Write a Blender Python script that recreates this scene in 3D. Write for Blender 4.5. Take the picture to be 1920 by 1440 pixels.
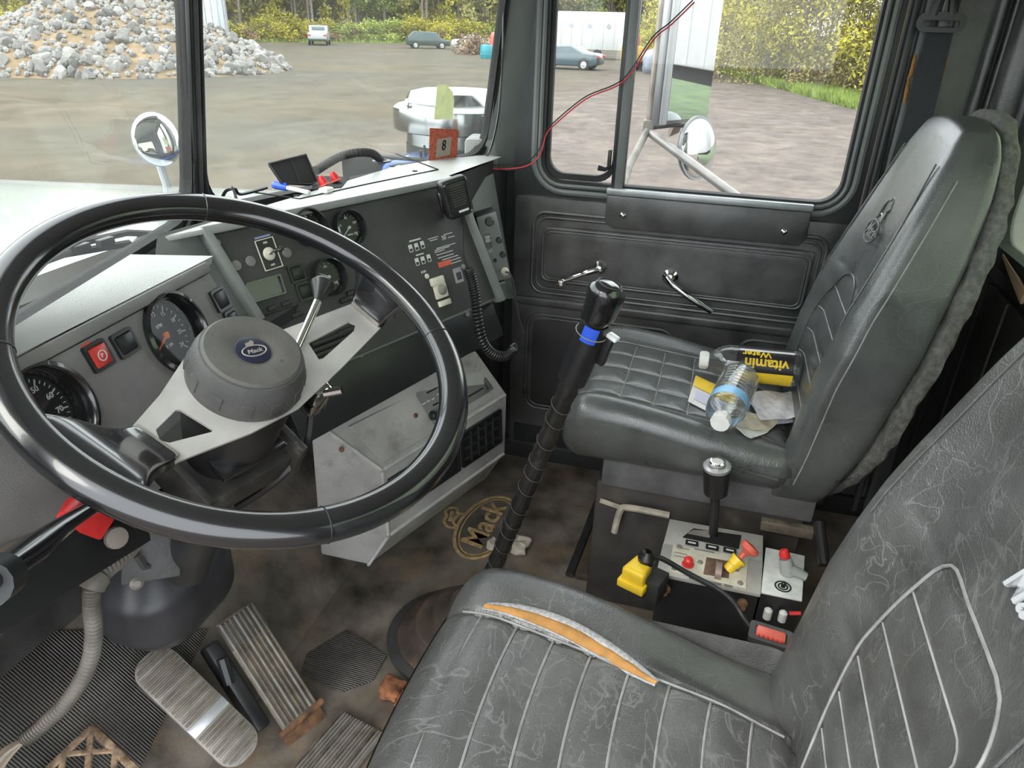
import bpy, bmesh, math, random
from mathutils import Vector, Matrix, noise
R = math.radians
random.seed(7)
sc = bpy.context.scene
COL = sc.collection
for o in list(bpy.data.objects): bpy.data.objects.remove(o)

# ------------------------------------------------------------ camera
# world: X to the passenger door, Y forward to the hood, Z up, cab floor z = 0 (metres)
FPX = 1340.0
EYE = Vector((-1.08, 0.0, 1.30))
DY = Vector((-5460, -840, FPX)).normalized()
DX = Vector((430, -662, FPX)); DX = (DX - DY * DX.dot(DY)).normalized()
DU = DX.cross(DY)
cam = bpy.data.cameras.new('camera'); cam.sensor_width = 36; cam.lens = 36 * FPX / 1920
cam.clip_start = 0.02; cam.clip_end = 600
camo = bpy.data.objects.new('camera', cam); COL.objects.link(camo)
camo.matrix_world = Matrix(((DX[0], -DX[1], -DX[2], EYE[0]), (DY[0], -DY[1], -DY[2], EYE[1]),
                            (DU[0], -DU[1], -DU[2], EYE[2]), (0, 0, 0, 1)))
sc.camera = camo
# ------------------------------------------------------------ overcast sky, exposure
W = bpy.data.worlds.new('overcast_sky'); sc.world = W; W.use_nodes = True
nt = W.node_tree; bgn = nt.nodes['Background']
bgn.inputs['Color'].default_value = (0.90, 0.95, 1.0, 1); bgn.inputs['Strength'].default_value = 1.55
sun = bpy.data.lights.new('sun', 'SUN'); sun.energy = 1.2; sun.angle = R(40); sun.color = (1, .96, .88)
suno = bpy.data.objects.new('sun', sun); COL.objects.link(suno)
suno.rotation_euler = Vector((-0.62, 0.28, 0.73)).to_track_quat('Z', 'Y').to_euler()
vs = sc.view_settings
vs.view_transform = 'Standard'; vs.look = 'None'; vs.gamma = 1.0; vs.use_curve_mapping = False
vs.exposure = 1.45

# ------------------------------------------------------------ measuring helpers
def ray(x, y):
    r = Vector((x - 960, y - 720, FPX)); return Vector((r.dot(DX), r.dot(DY), r.dot(DU)))
def at(x, y, ax, val):
    d = ray(x, y); i = 'xyz'.index(ax); return EYE + d * ((val - EYE[i]) / d[i])
class Frame:
    """a real surface in the cab: origin, two in-surface axes and the outward normal"""
    def __init__(s, o, u, v):
        s.o = Vector(o); s.u = Vector(u).normalized(); v = Vector(v)
        s.v = (v - s.u * v.dot(s.u)).normalized(); s.n = s.u.cross(s.v)
        s.M = Matrix(((s.u[0], s.v[0], s.n[0], s.o[0]), (s.u[1], s.v[1], s.n[1], s.o[1]), (s.u[2], s.v[2], s.n[2], s.o[2]), (0, 0, 0, 1)))
    def uv(s, x, y, h=0.0):
        d = ray(x, y); t = (s.o + s.n * h - EYE).dot(s.n) / d.dot(s.n); p = EYE + d * t - s.o
        return Vector((p.dot(s.u), p.dot(s.v), h))
    def P(s, u, v, h=0.0): return s.o + s.u * u + s.v * v + s.n * h
def zto(n, o=(0, 0, 0), up=(0, 0, 1)):
    n = Vector(n).normalized(); up = Vector(up)
    if abs(n.dot(up.normalized())) > .98: up = Vector((0, 1, 0))
    x = up.cross(n).normalized(); y = n.cross(x); o = Vector(o)
    return Matrix(((x[0], y[0], n[0], o[0]), (x[1], y[1], n[1], o[1]), (x[2], y[2], n[2], o[2]), (0, 0, 0, 1)))
def T(x, y=0, z=0): return Matrix.Translation(Vector((x, y, z)))
def RZ(a): return Matrix.Rotation(a, 4, 'Z')
def RX(a): return Matrix.Rotation(a, 4, 'X')
def RY(a): return Matrix.Rotation(a, 4, 'Y')

# ------------------------------------------------------------ mesh builder
class MB:
    def __init__(s): s.bm = bmesh.new()
    def _add(s, t, M=None):
        me = bpy.data.meshes.new('t'); t.to_mesh(me); t.free()
        if M is not None: me.transform(M)
        s.bm.from_mesh(me); bpy.data.meshes.remove(me); return s
    def box(s, c, size, M=None, bev=0, seg=2):
        t = bmesh.new(); bmesh.ops.create_cube(t, size=1)
        for v in t.verts: v.co = Vector((v.co[0] * size[0] + c[0], v.co[1] * size[1] + c[1], v.co[2] * size[2] + c[2]))
        if bev: bmesh.ops.bevel(t, geom=t.edges[:], offset=bev, segments=seg, profile=.5, affect='EDGES')
        return s._add(t, M)
    def prism(s, pts, n0, n1, M=None, bev=0, seg=2, holes=()):
        t = bmesh.new()
        if holes:
            for loop in [pts] + list(holes):
                vs_ = [t.verts.new((p[0], p[1], n0)) for p in loop]
                for i in range(len(vs_)): t.edges.new((vs_[i], vs_[(i + 1) % len(vs_)]))
            bmesh.ops.triangle_fill(t, use_beauty=True, use_dissolve=False, edges=t.edges[:])
            fs = t.faces[:]
        else:
            fs = [t.faces.new([t.verts.new((p[0], p[1], n0)) for p in pts])]
        r = bmesh.ops.extrude_face_region(t, geom=fs)
        for g in r['geom']:
            if isinstance(g, bmesh.types.BMVert): g.co.z = n1
        bmesh.ops.recalc_face_normals(t, faces=t.faces[:])
        if bev: 
            ed = [e for e in t.edges if len(e.link_faces) == 2 and e.calc_face_angle(0) > .5]
            bmesh.ops.bevel(t, geom=ed, offset=bev, segments=seg, profile=.5, affect='EDGES')
        return s._add(t, M)
    def tube(s, pts, r, seg=8, closed=False, flat=1.0, up=None):
        pts = [Vector(p) for p in pts]; n = len(pts); t = bmesh.new(); rings = []
        rr = r if isinstance(r, (list, tuple)) else [r] * n
        nrm = None
        for i, p in enumerate(pts):
            if closed: d = pts[(i + 1) % n] - pts[i - 1]
            else: d = pts[min(i + 1, n - 1)] - pts[max(i - 1, 0)]
            if d.length < 1e-9: d = Vector((0, 0, 1))
            d.normalize()
            if nrm is None:
                a = Vector(up) if up else (Vector((0, 0, 1)) if abs(d.z) < .9 else Vector((1, 0, 0)))
                nrm = (a - d * a.dot(d)).normalized()
            else:
                nrm = nrm - d * nrm.dot(d)
                nrm = nrm.normalized() if nrm.length > 1e-6 else d.orthogonal().normalized()
            b = d.cross(nrm)
            rings.append([t.verts.new(p + nrm * (math.cos(2 * math.pi * k / seg) * rr[i] * flat) + b * (math.sin(2 * math.pi * k / seg) * rr[i])) for k in range(seg)])
        m = n if closed else n - 1
        for i in range(m):
            a, b = rings[i], rings[(i + 1) % n]
            for k in range(seg): t.faces.new((a[k], a[(k + 1) % seg], b[(k + 1) % seg], b[k]))
        if not closed:
            t.faces.new(rings[0][::-1]); t.faces.new(rings[-1])
        bmesh.ops.recalc_face_normals(t, faces=t.faces[:])
        return s._add(t)
    def lathe(s, prof, seg=24, M=None, closed=False):
        t = bmesh.new(); rings = []
        for (r, z) in prof:
            if r < 1e-6: rings.append([t.verts.new((0, 0, z))])
            else: rings.append([t.verts.new((r * math.cos(2 * math.pi * k / seg), r * math.sin(2 * math.pi * k / seg), z)) for k in range(seg)])
        m = len(rings); rng = range(m) if closed else range(m - 1)
        for i in rng:
            a, b = rings[i], rings[(i + 1) % m]
            for k in range(seg):
                k2 = (k + 1) % seg
                if len(a) == 1 and len(b) == 1: continue
                if len(a) == 1: t.faces.new((a[0], b[k2], b[k]))
                elif len(b) == 1: t.faces.new((a[k], a[k2], b[0]))
                else: t.faces.new((a[k], a[k2], b[k2], b[k]))
        bmesh.ops.recalc_face_normals(t, faces=t.faces[:])
        return s._add(t, M)
    def ring(s, outer, inner, n0, n1, M=None, dome=0.0):
        t = bmesh.new(); n = len(outer)
        L = [[t.verts.new((p[0], p[1], z)) for p in pts] for pts, z in ((outer, n0), (outer, n1), (inner, n1), (inner, n0))]
        for a, b in ((0, 1), (1, 2), (2, 3), (3, 0)):
            for k in range(n): t.faces.new((L[a][k], L[a][(k + 1) % n], L[b][(k + 1) % n], L[b][k]))
        bmesh.ops.recalc_face_normals(t, faces=t.faces[:])
        return s._add(t, M)
    def rbox(s, size, rad, res=(10, 10, 10), fn=None, M=None):
        """box with round edges, each vertex then passed through fn (shapes cushions)"""
        t = bmesh.new(); hx, hy, hz = [q / 2 for q in size]; cache = {}
        def V(i, j, k):
            key = (i, j, k)
            if key not in cache:
                p = Vector(((2 * i / res[0] - 1) * hx, (2 * j / res[1] - 1) * hy, (2 * k / res[2] - 1) * hz))
                q = Vector((max(-hx + rad, min(hx - rad, p[0])), max(-hy + rad, min(hy - rad, p[1])), max(-hz + rad, min(hz - rad, p[2]))))
                d = p - q
                if d.length > 1e-9: p = q + d.normalized() * rad
                cache[key] = t.verts.new(fn(p) if fn else p)
            return cache[key]
        a, b, c = res
        for i in range(a):
            for j in range(b):
                for k in (0, c): t.faces.new((V(i, j, k), V(i + 1, j, k), V(i + 1, j + 1, k), V(i, j + 1, k)))
        for i in range(a):
            for k in range(c):
                for j in (0, b): t.faces.new((V(i, j, k), V(i + 1, j, k), V(i + 1, j, k + 1), V(i, j, k + 1)))
        for j in range(b):
            for k in range(c):
                for i in (0, a): t.faces.new((V(i, j, k), V(i, j + 1, k), V(i, j + 1, k + 1), V(i, j, k + 1)))
        bmesh.ops.recalc_face_normals(t, faces=t.faces[:])
        return s._add(t, M)
    def grid(s, f, nu, nv, M=None, thick=0):
        t = bmesh.new(); g = [[t.verts.new(f(i / nu, j / nv)) for j in range(nv + 1)] for i in range(nu + 1)]
        for i in range(nu):
            for j in range(nv): t.faces.new((g[i][j], g[i + 1][j], g[i + 1][j + 1], g[i][j + 1]))
        bmesh.ops.recalc_face_normals(t, faces=t.faces[:])
        if thick: bmesh.ops.solidify(t, geom=t.faces[:], thickness=thick)
        return s._add(t, M)
    def text(s, body, size, M=None, ext=.0006, bold=0.0, align='CENTER', shear=0):
        cu = bpy.data.curves.new('t', 'FONT'); cu.body = body; cu.size = size; cu.extrude = ext; cu.offset = bold; cu.shear = shear
        cu.align_x = align; cu.align_y = 'CENTER'; cu.resolution_u = 2
        ob = bpy.data.objects.new('t', cu); me = bpy.data.meshes.new_from_object(ob)
        if M is not None: me.transform(M)
        s.bm.from_mesh(me); bpy.data.meshes.remove(me); bpy.data.objects.remove(ob); bpy.data.curves.remove(cu); return s
    def mesh(s, name, smooth=35):
        me = bpy.data.meshes.new(name); s.bm.to_mesh(me); s.bm.free()
        if smooth:
            me.polygons.foreach_set('use_smooth', [True] * len(me.polygons)); me.set_sharp_from_angle(angle=R(smooth))
        return me
    def build(s, name, mat, parent=None, smooth=35):
        me = s.mesh(name, smooth); me.materials.append(mat)
        return link(name, me, parent)
def link(name, me, parent=None):
    o = bpy.data.objects.new(name, me); COL.objects.link(o)
    if parent is not None: o.parent = parent
    return o
def tag(o, label=None, cat=None, group=None, kind=None):
    if label: o['label'] = label
    if cat: o['category'] = cat
    if group: o['group'] = group
    if kind: o['kind'] = kind
    return o
def thing(name, label, cat, M=None, group=None, kind=None):
    o = bpy.data.objects.new(name, None); COL.objects.link(o); o.empty_display_size = .05
    if M is not None: o.matrix_world = M
    return tag(o, label, cat, group, kind)
def part(name, me_or_mb, mat, parent, label=None, smooth=35):
    o = me_or_mb.build(name, mat, parent, smooth)
    if label: o['label'] = label
    return o
def copy_tree(o, parent=None):
    c = o.copy(); COL.objects.link(c); c.parent = parent
    for ch in list(o.children): copy_tree(ch, c)
    return c
def rrect(u0, u1, v0, v1, r, seg=6):
    out = []
    for cx, cy, a0 in ((u1 - r, v1 - r, 0), (u0 + r, v1 - r, 90), (u0 + r, v0 + r, 180), (u1 - r, v0 + r, 270)):
        for k in range(seg + 1):
            a = R(a0 + 90 * k / seg); out.append((cx + r * math.cos(a), cy + r * math.sin(a)))
    return out
def circ(cx, cy, r, n=32): return [(cx + r * math.cos(2 * math.pi * k / n), cy + r * math.sin(2 * math.pi * k / n)) for k in range(n)]
def spline(pts, n=8, closed=False):
    pts = [Vector(p) for p in pts]; out = []; m = len(pts)
    for i in range(m if closed else m - 1):
        if closed: p0, p1, p2, p3 = pts[i - 1], pts[i], pts[(i + 1) % m], pts[(i + 2) % m]
        else: p0, p1, p2, p3 = pts[max(i - 1, 0)], pts[i], pts[i + 1], pts[min(i + 2, m - 1)]
        for k in range(n):
            t = k / n
            out.append(.5 * ((2 * p1) + (p2 - p0) * t + (2 * p0 - 5 * p1 + 4 * p2 - p3) * t * t + (3 * p1 - p0 - 3 * p2 + p3) * t ** 3))
    if not closed: out.append(pts[-1])
    return out
def interp(tab, x):
    if x <= tab[0][0]: return tab[0][1]
    for (a, va), (b, vb) in zip(tab, tab[1:]):
        if x <= b: return va + (vb - va) * (x - a) / (b - a)
    return tab[-1][1]
def sstep(a, b, x):
    t = max(0., min(1., (x - a) / (b - a))); return t * t * (3 - 2 * t)

# ------------------------------------------------------------ materials
def srgb(*c):
    return tuple(((q / 255 + .055) / 1.055) ** 2.4 if q / 255 > .04045 else q / 255 / 12.92 for q in c)
def mat(name, col, rough=.5, metal=0., var=.12, vscale=6., bump=0., bscale=300., spec=.5, coat=0., col2=None, c2amt=.5, c2scale=4., detail=4., emit=None, coords='Object', rvar=.0):
    m = bpy.data.materials.new(name); m.use_nodes = True; n = m.node_tree.nodes; l = m.node_tree.links
    b = n['Principled BSDF']; b.inputs['Roughness'].default_value = rough; b.inputs['Metallic'].default_value = metal
    b.inputs['Specular IOR Level'].default_value = spec; b.inputs['Coat Weight'].default_value = coat
    tc = n.new('ShaderNodeTexCoord'); tx = n.new('ShaderNodeTexNoise'); l.new(tc.outputs[coords], tx.inputs['Vector'])
    tx.inputs['Scale'].default_value = vscale; tx.inputs['Detail'].default_value = detail
    cr = n.new('ShaderNodeValToRGB'); l.new(tx.outputs['Fac'], cr.inputs['Fac'])
    cr.color_ramp.elements[0].position = .3; cr.color_ramp.elements[1].position = .7
    cr.color_ramp.elements[0].color = [max(0, q * (1 - var)) for q in col] + [1]
    cr.color_ramp.elements[1].color = [min(1, q * (1 + var)) for q in col] + [1]
    out = cr.outputs['Color']
    if col2:
        t2 = n.new('ShaderNodeTexNoise'); l.new(tc.outputs[coords], t2.inputs['Vector']); t2.inputs['Scale'].default_value = c2scale
        t2.inputs['Detail'].default_value = 6; t2.inputs['Roughness'].default_value = .65
        r2 = n.new('ShaderNodeValToRGB'); l.new(t2.outputs['Fac'], r2.inputs['Fac'])
        r2.color_ramp.elements[0].position = 1 - c2amt - .12; r2.color_ramp.elements[1].position = 1 - c2amt + .12
        mx = n.new('ShaderNodeMix'); mx.data_type = 'RGBA'
        l.new(r2.outputs['Color'], mx.inputs['Factor']); l.new(out, mx.inputs['A']); mx.inputs['B'].default_value = list(col2) + [1]
        out = mx.outputs['Result']
    l.new(out, b.inputs['Base Color'])
    if rvar:
        mr = n.new('ShaderNodeMapRange'); l.new(tx.outputs['Fac'], mr.inputs['Value'])
        mr.inputs['To Min'].default_value = max(.02, rough - rvar); mr.inputs['To Max'].default_value = min(1, rough + rvar)
        l.new(mr.outputs['Result'], b.inputs['Roughness'])
    if bump:
        tb = n.new('ShaderNodeTexNoise'); l.new(tc.outputs[coords], tb.inputs['Vector']); tb.inputs['Scale'].default_value = bscale; tb.inputs['Detail'].default_value = 3
        bp = n.new('ShaderNodeBump'); bp.inputs['Strength'].default_value = bump; bp.inputs['Distance'].default_value = .003
        l.new(tb.outputs['Fac'], bp.inputs['Height']); l.new(bp.outputs['Normal'], b.inputs['Normal'])
    if emit:
        b.inputs['Emission Color'].default_value = list(emit[:3]) + [1]; b.inputs['Emission Strength'].default_value = emit[3]
    return m
def leather(name, col, rough=.42, crease=0., cscale=18., var=.25, grain=.25, crease_col=(.24, .24, .235), shine=0.):
    m = mat(name, col, rough, var=var, vscale=14, rvar=.08, detail=8, spec=.7, coat=shine); m.node_tree.nodes['Principled BSDF'].inputs['Coat Roughness'].default_value = .28; n = m.node_tree.nodes; l = m.node_tree.links; b = n['Principled BSDF']
    tc = [q for q in n if q.type == 'TEX_COORD'][0]
    v = n.new('ShaderNodeTexVoronoi'); v.inputs['Scale'].default_value = 420; l.new(tc.outputs['Object'], v.inputs['Vector'])
    nb = n.new('ShaderNodeTexNoise'); nb.inputs['Scale'].default_value = 22; nb.inputs['Detail'].default_value = 5; l.new(tc.outputs['Object'], nb.inputs['Vector'])
    ad = n.new('ShaderNodeMath'); ad.operation = 'MULTIPLY_ADD'; l.new(v.outputs['Distance'], ad.inputs[0]); ad.inputs[1].default_value = .35; l.new(nb.outputs['Fac'], ad.inputs[2])
    h = ad.outputs[0]
    if crease:
        # long meandering wrinkles: thin contour lines of two stretched noises, gathered in patches
        lines = []
        for sx_, sy_, sc_ in ((1.0, .45, cscale), (.4, 1.0, cscale * 1.7), (1.0, 1.0, cscale * 3.2)):
            mp = n.new('ShaderNodeMapping'); mp.inputs['Scale'].default_value = (sx_, sy_, .7); l.new(tc.outputs['Object'], mp.inputs['Vector'])
            wn = n.new('ShaderNodeTexNoise'); wn.inputs['Scale'].default_value = sc_; wn.inputs['Detail'].default_value = 3; wn.inputs['Distortion'].default_value = .6; l.new(mp.outputs['Vector'], wn.inputs['Vector'])
            s1 = n.new('ShaderNodeMath'); s1.operation = 'SUBTRACT'; l.new(wn.outputs['Fac'], s1.inputs[0]); s1.inputs[1].default_value = .5
            s2 = n.new('ShaderNodeMath'); s2.operation = 'ABSOLUTE'; l.new(s1.outputs[0], s2.inputs[0])
            rp = n.new('ShaderNodeMapRange'); l.new(s2.outputs[0], rp.inputs['Value']); rp.inputs['From Max'].default_value = .008; rp.inputs['To Min'].default_value = 1; rp.inputs['To Max'].default_value = 0
            lines.append(rp.outputs['Result'])
        q1 = n.new('ShaderNodeMath'); q1.operation = 'MAXIMUM'; l.new(lines[0], q1.inputs[0]); l.new(lines[1], q1.inputs[1])
        q2 = n.new('ShaderNodeMath'); q2.operation = 'MAXIMUM'; l.new(q1.outputs[0], q2.inputs[0]); l.new(lines[2], q2.inputs[1])
        gate = n.new('ShaderNodeTexNoise'); gate.inputs['Scale'].default_value = 6; gate.inputs['Detail'].default_value = 3; l.new(tc.outputs['Object'], gate.inputs['Vector'])
        gr = n.new('ShaderNodeMapRange'); l.new(gate.outputs['Fac'], gr.inputs['Value']); gr.inputs['From Min'].default_value = .34; gr.inputs['From Max'].default_value = .58
        ml = n.new('ShaderNodeMath'); ml.operation = 'MULTIPLY'; l.new(q2.outputs[0], ml.inputs[0]); l.new(gr.outputs['Result'], ml.inputs[1])
        m2 = n.new('ShaderNodeMath'); m2.operation = 'MULTIPLY'; l.new(ml.outputs[0], m2.inputs[0]); m2.inputs[1].default_value = crease
        bc = b.inputs['Base Color'].links[0].from_socket
        mx = n.new('ShaderNodeMix'); mx.data_type = 'RGBA'; l.new(m2.outputs[0], mx.inputs['Factor']); l.new(bc, mx.inputs['A']); mx.inputs['B'].default_value = list(crease_col) + [1]
        l.new(mx.outputs['Result'], b.inputs['Base Color'])
        sb = n.new('ShaderNodeMath'); sb.operation = 'MULTIPLY_ADD'; l.new(ml.outputs[0], sb.inputs[0]); sb.inputs[1].default_value = .30; l.new(h, sb.inputs[2]); h = sb.outputs[0]
    bp = n.new('ShaderNodeBump'); bp.inputs['Strength'].default_value = grain; bp.inputs['Distance'].default_value = .0035
    l.new(h, bp.inputs['Height']); l.new(bp.outputs['Normal'], b.inputs['Normal'])
    return m
def ribbed(m, axis='X', scale=90., dist=.003, strength=.8):
    n = m.node_tree.nodes; l = m.node_tree.links; b = n['Principled BSDF']; tc = [q for q in n if q.type == 'TEX_COORD'][0]
    w = n.new('ShaderNodeTexWave'); w.bands_direction = axis; w.inputs['Scale'].default_value = scale; w.inputs['Distortion'].default_value = .15
    l.new(tc.outputs['Object'], w.inputs['Vector'])
    bp = n.new('ShaderNodeBump'); bp.inputs['Strength'].default_value = strength; bp.inputs['Distance'].default_value = dist
    l.new(w.outputs['Fac'], bp.inputs['Height']); l.new(bp.outputs['Normal'], b.inputs['Normal']); return m
def glass(name, tint=(.97, .99, .98), dust=.03, rough=.0, refl=1.0):
    """thin pane: clear with a Fresnel sheen and a film of dust"""
    m = bpy.data.materials.new(name); m.use_nodes = True; n = m.node_tree.nodes; l = m.node_tree.links
    for q in list(n):
        if q.type == 'BSDF_PRINCIPLED': n.remove(q)
    out = [q for q in n if q.type == 'OUTPUT_MATERIAL'][0]
    tr = n.new('ShaderNodeBsdfTransparent'); tr.inputs['Color'].default_value = list(tint) + [1]
    gl = n.new('ShaderNodeBsdfGlossy'); gl.inputs['Roughness'].default_value = rough
    lw = n.new('ShaderNodeLayerWeight'); lw.inputs['Blend'].default_value = .5
    pw = n.new('ShaderNodeMath'); pw.operation = 'POWER'; l.new(lw.outputs['Facing'], pw.inputs[0]); pw.inputs[1].default_value = 5
    mm = n.new('ShaderNodeMath'); mm.operation = 'MULTIPLY_ADD'; l.new(pw.outputs[0], mm.inputs[0]); mm.inputs[1].default_value = .45 * refl; mm.inputs[2].default_value = .02 * refl
    m1 = n.new('ShaderNodeMixShader'); l.new(mm.outputs[0], m1.inputs[0]); l.new(tr.outputs[0], m1.inputs[1]); l.new(gl.outputs[0], m1.inputs[2])
    df = n.new('ShaderNodeBsdfTranslucent'); df.inputs['Color'].default_value = (.8, .8, .76, 1)
    tc = n.new('ShaderNodeTexCoord'); tx = n.new('ShaderNodeTexNoise'); tx.inputs['Scale'].default_value = 5; tx.inputs['Detail'].default_value = 5; l.new(tc.outputs['Object'], tx.inputs['Vector'])
    mr = n.new('ShaderNodeMapRange'); l.new(tx.outputs['Fac'], mr.inputs['Value']); mr.inputs['To Min'].default_value = dust * .4; mr.inputs['To Max'].default_value = dust * 1.6
    m2 = n.new('ShaderNodeMixShader'); l.new(mr.outputs['Result'], m2.inputs[0]); l.new(m1.outputs[0], m2.inputs[1]); l.new(df.outputs[0], m2.inputs[2])
    l.new(m2.outputs[0], out.inputs['Surface']); return m
def decal(name, col, thru=.5, var=.08, vscale=60):
    """printed film on glass: daylight shines through it"""
    m = mat(name, col, .7, var=var, vscale=vscale); n = m.node_tree.nodes; l = m.node_tree.links; b = n['Principled BSDF']
    out = [q for q in n if q.type == 'OUTPUT_MATERIAL'][0]; tl = n.new('ShaderNodeBsdfTranslucent'); l.new(b.inputs['Base Color'].links[0].from_socket, tl.inputs['Color'])
    mx = n.new('ShaderNodeMixShader'); mx.inputs[0].default_value = thru; l.new(b.outputs[0], mx.inputs[1]); l.new(tl.outputs[0], mx.inputs[2]); l.new(mx.outputs[0], out.inputs['Surface']); return m
def randcol(m, lo, hi):
    """vary brightness from object to object"""
    n = m.node_tree.nodes; l = m.node_tree.links; b = n['Principled BSDF']; src = b.inputs['Base Color'].links[0].from_socket
    oi = n.new('ShaderNodeObjectInfo'); mr = n.new('ShaderNodeMapRange'); l.new(oi.outputs['Random'], mr.inputs['Value']); mr.inputs['To Min'].default_value = lo; mr.inputs['To Max'].default_value = hi
    hs = n.new('ShaderNodeHueSaturation'); l.new(mr.outputs['Result'], hs.inputs['Value']); l.new(src, hs.inputs['Color']); l.new(hs.outputs['Color'], b.inputs['Base Color']); return m

MV = {}
MV['vinyl'] = leather('black_vinyl', (.076, .080, .078), .30, crease=.10, cscale=9, grain=.22, shine=.35)
MV['vinyl_worn'] = leather('worn_black_vinyl', (.078, .079, .076), .34, crease=.42, cscale=9, grain=.38, shine=.25)
MV['vinyl_pad'] = leather('padded_door_vinyl', (.060, .060, .058), .36, crease=0, var=.5, shine=.25)
MV['vinyl_back'] = leather('back_wall_vinyl', (.022, .021, .020), .45)
MV['seam'] = mat('grey_seam_piping', (.24, .24, .235), .6, var=.25, vscale=40)
MV['fleece'] = mat('grey_fleece', (.12, .12, .11), .95, var=.35, vscale=90, bump=1, bscale=260)
MV['foam'] = mat('torn_yellow_foam', (.33, .165, .045), .9, var=.25, vscale=40, bump=.6, bscale=120)
MV['cloth_edge'] = mat('torn_cloth_edge', (.30, .30, .30), .9, var=.3, vscale=200)
MV['dash_top'] = mat('light_grey_dash_top', (.50, .52, .50), .32, var=.10, vscale=7, bump=.25, bscale=500, col2=(.30, .25, .17), c2amt=.22, c2scale=6)
MV['dash_grey'] = mat('grey_dash_plastic', (.20, .21, .20), .5, var=.14, vscale=9, bump=.3, bscale=600)
MV['dash_panel'] = mat('charcoal_gauge_panel', (.185, .180, .170), .55, var=.22, vscale=12, bump=.25, bscale=700)
MV['dash_black'] = mat('black_instrument_panel', (.040, .040, .038), .5, var=.25, vscale=10, bump=.3, bscale=700)
MV['black'] = mat('black_plastic', (.016, .016, .017), .35, var=.3, vscale=12)
MV['black_gloss'] = mat('glossy_black_plastic', (.010, .010, .011), .20, var=.3, vscale=8, coat=.5, spec=.7)
MV['black_matt'] = mat('matt_black_rubber', (.020, .020, .020), .75, var=.35, vscale=10, bump=.3, bscale=200)
MV['void'] = mat('dark_recess', (.006, .006, .006), .8)
MV['rubber_grey'] = mat('dusty_rubber', (.062, .061, .06), .5, var=.35, vscale=12, bump=.25, bscale=180)
MV['steel'] = mat('brushed_aluminium', (.53, .515, .49), .38, .35, var=.10, vscale=30, rvar=.1, col2=(.30, .22, .15), c2amt=.18, c2scale=14)
MV['chrome'] = mat('chrome', (.80, .80, .80), .08, 1.0, var=.04)
MV['mirror'] = mat('mirror_glass', (.86, .88, .88), .015, 1.0, var=.0)
MV['alu_dull'] = mat('dull_aluminium', (.27, .25, .22), .5, .3, var=.25, vscale=25, col2=(.16, .11, .07), c2amt=.3, c2scale=18)
MV['alu_dirty'] = mat('dirty_aluminium_tread', (.20, .17, .13), .55, .25, var=.35, vscale=20, col2=(.05, .04, .03), c2amt=.42, c2scale=16)
MV['rust'] = mat('rusty_steel', (.20, .10, .05), .85, var=.5, vscale=40, bump=.6, bscale=90, col2=(.05, .03, .02), c2amt=.4, c2scale=25)
MV['heater'] = mat('worn_grey_heater_box', (.38, .37, .35), .5, var=.20, vscale=9, bump=.2, bscale=300, col2=(.12, .11, .10), c2amt=.32, c2scale=7)
MV['mat_floor'] = mat('dirty_black_floor_mat', (.175, .150, .122), .5, var=.65, vscale=9, bump=.5, bscale=60, col2=(.32, .215, .13), c2amt=.36, c2scale=5)
MV['mat_rib'] = ribbed(mat('ribbed_rubber_mat', (.12, .11, .098), .6, var=.4, vscale=9, col2=(.18, .14, .10), c2amt=.28, c2scale=8), 'X', 62., .004, .9)
MV['gold'] = mat('worn_gold_print', (.62, .42, .20), .7, var=.35, vscale=60)
MV['white'] = mat('white_paint', (.78, .80, .80), .25, var=.05, coat=.3)
MV['offwhite'] = mat('cream_plastic', (.66, .63, .52), .45, var=.12, vscale=60)
MV['print'] = mat('white_print', (.62, .62, .60), .6, var=.1)
MV['print_red'] = mat('red_print', (.62, .10, .05), .6, var=.15)
MV['red'] = mat('red_plastic', (.62, .03, .03), .35, var=.2, vscale=30)
MV['red_faded'] = mat('faded_red_knob', (.66, .13, .09), .4, var=.12, vscale=40)
MV['red_lens'] = mat('red_switch_lens', (.55, .05, .04), .3, var=.3, vscale=60)
MV['yellow'] = mat('yellow_plastic', (.86, .58, .03), .4, var=.1, vscale=30)
MV['orange'] = mat('orange_needle', (.85, .17, .03), .5)
MV['blue'] = mat('blue_plastic', (.03, .10, .62), .35)
MV['grey_metal'] = mat('grey_green_painted_metal', (.14, .152, .146), .42, var=.12, vscale=8, bump=.1, bscale=200)
MV['dark_metal'] = mat('black_painted_metal', (.022, .023, .024), .4, var=.25, vscale=10)
MV['trim_alu'] = mat('aluminium_trim', (.42, .44, .44), .42, .7, var=.15, vscale=20)
MV['headliner'] = mat('pale_grey_headliner', (.68, .68, .66), .9, var=.06, bump=.3, bscale=200)
MV['blue_paint'] = mat('blue_truck_paint', (.018, .06, .22), .22, var=.15, coat=.5)
MV['hood_paint'] = mat('white_truck_paint', (.30, .325, .33), .2, var=.03, coat=.5)
MV['windshield'] = glass('windshield_glass', (.97, .985, .965), .018)
MV['pane'] = glass('door_glass', (.98, .99, .98), .010)
MV['clear'] = glass('clear_plastic', (.93, .95, .95), .14, .03, 5.0)
MV['lens'] = glass('gauge_lens', (.9, .9, .9), .02, .02)
MV['rear_pane'] = glass('dusty_rear_glass', (.62, .68, .55), .12)
MV['paper'] = mat('white_paper', (.74, .73, .70), .8, var=.08, vscale=40)
MV['tissue'] = mat('crumpled_tissue', (.66, .60, .50), .9, var=.15, vscale=50)
MV['belt'] = ribbed(mat('dark_seat_belt_webbing', (.020, .022, .027), .7, var=.2), 'X', 300., .001, .4)

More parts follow.
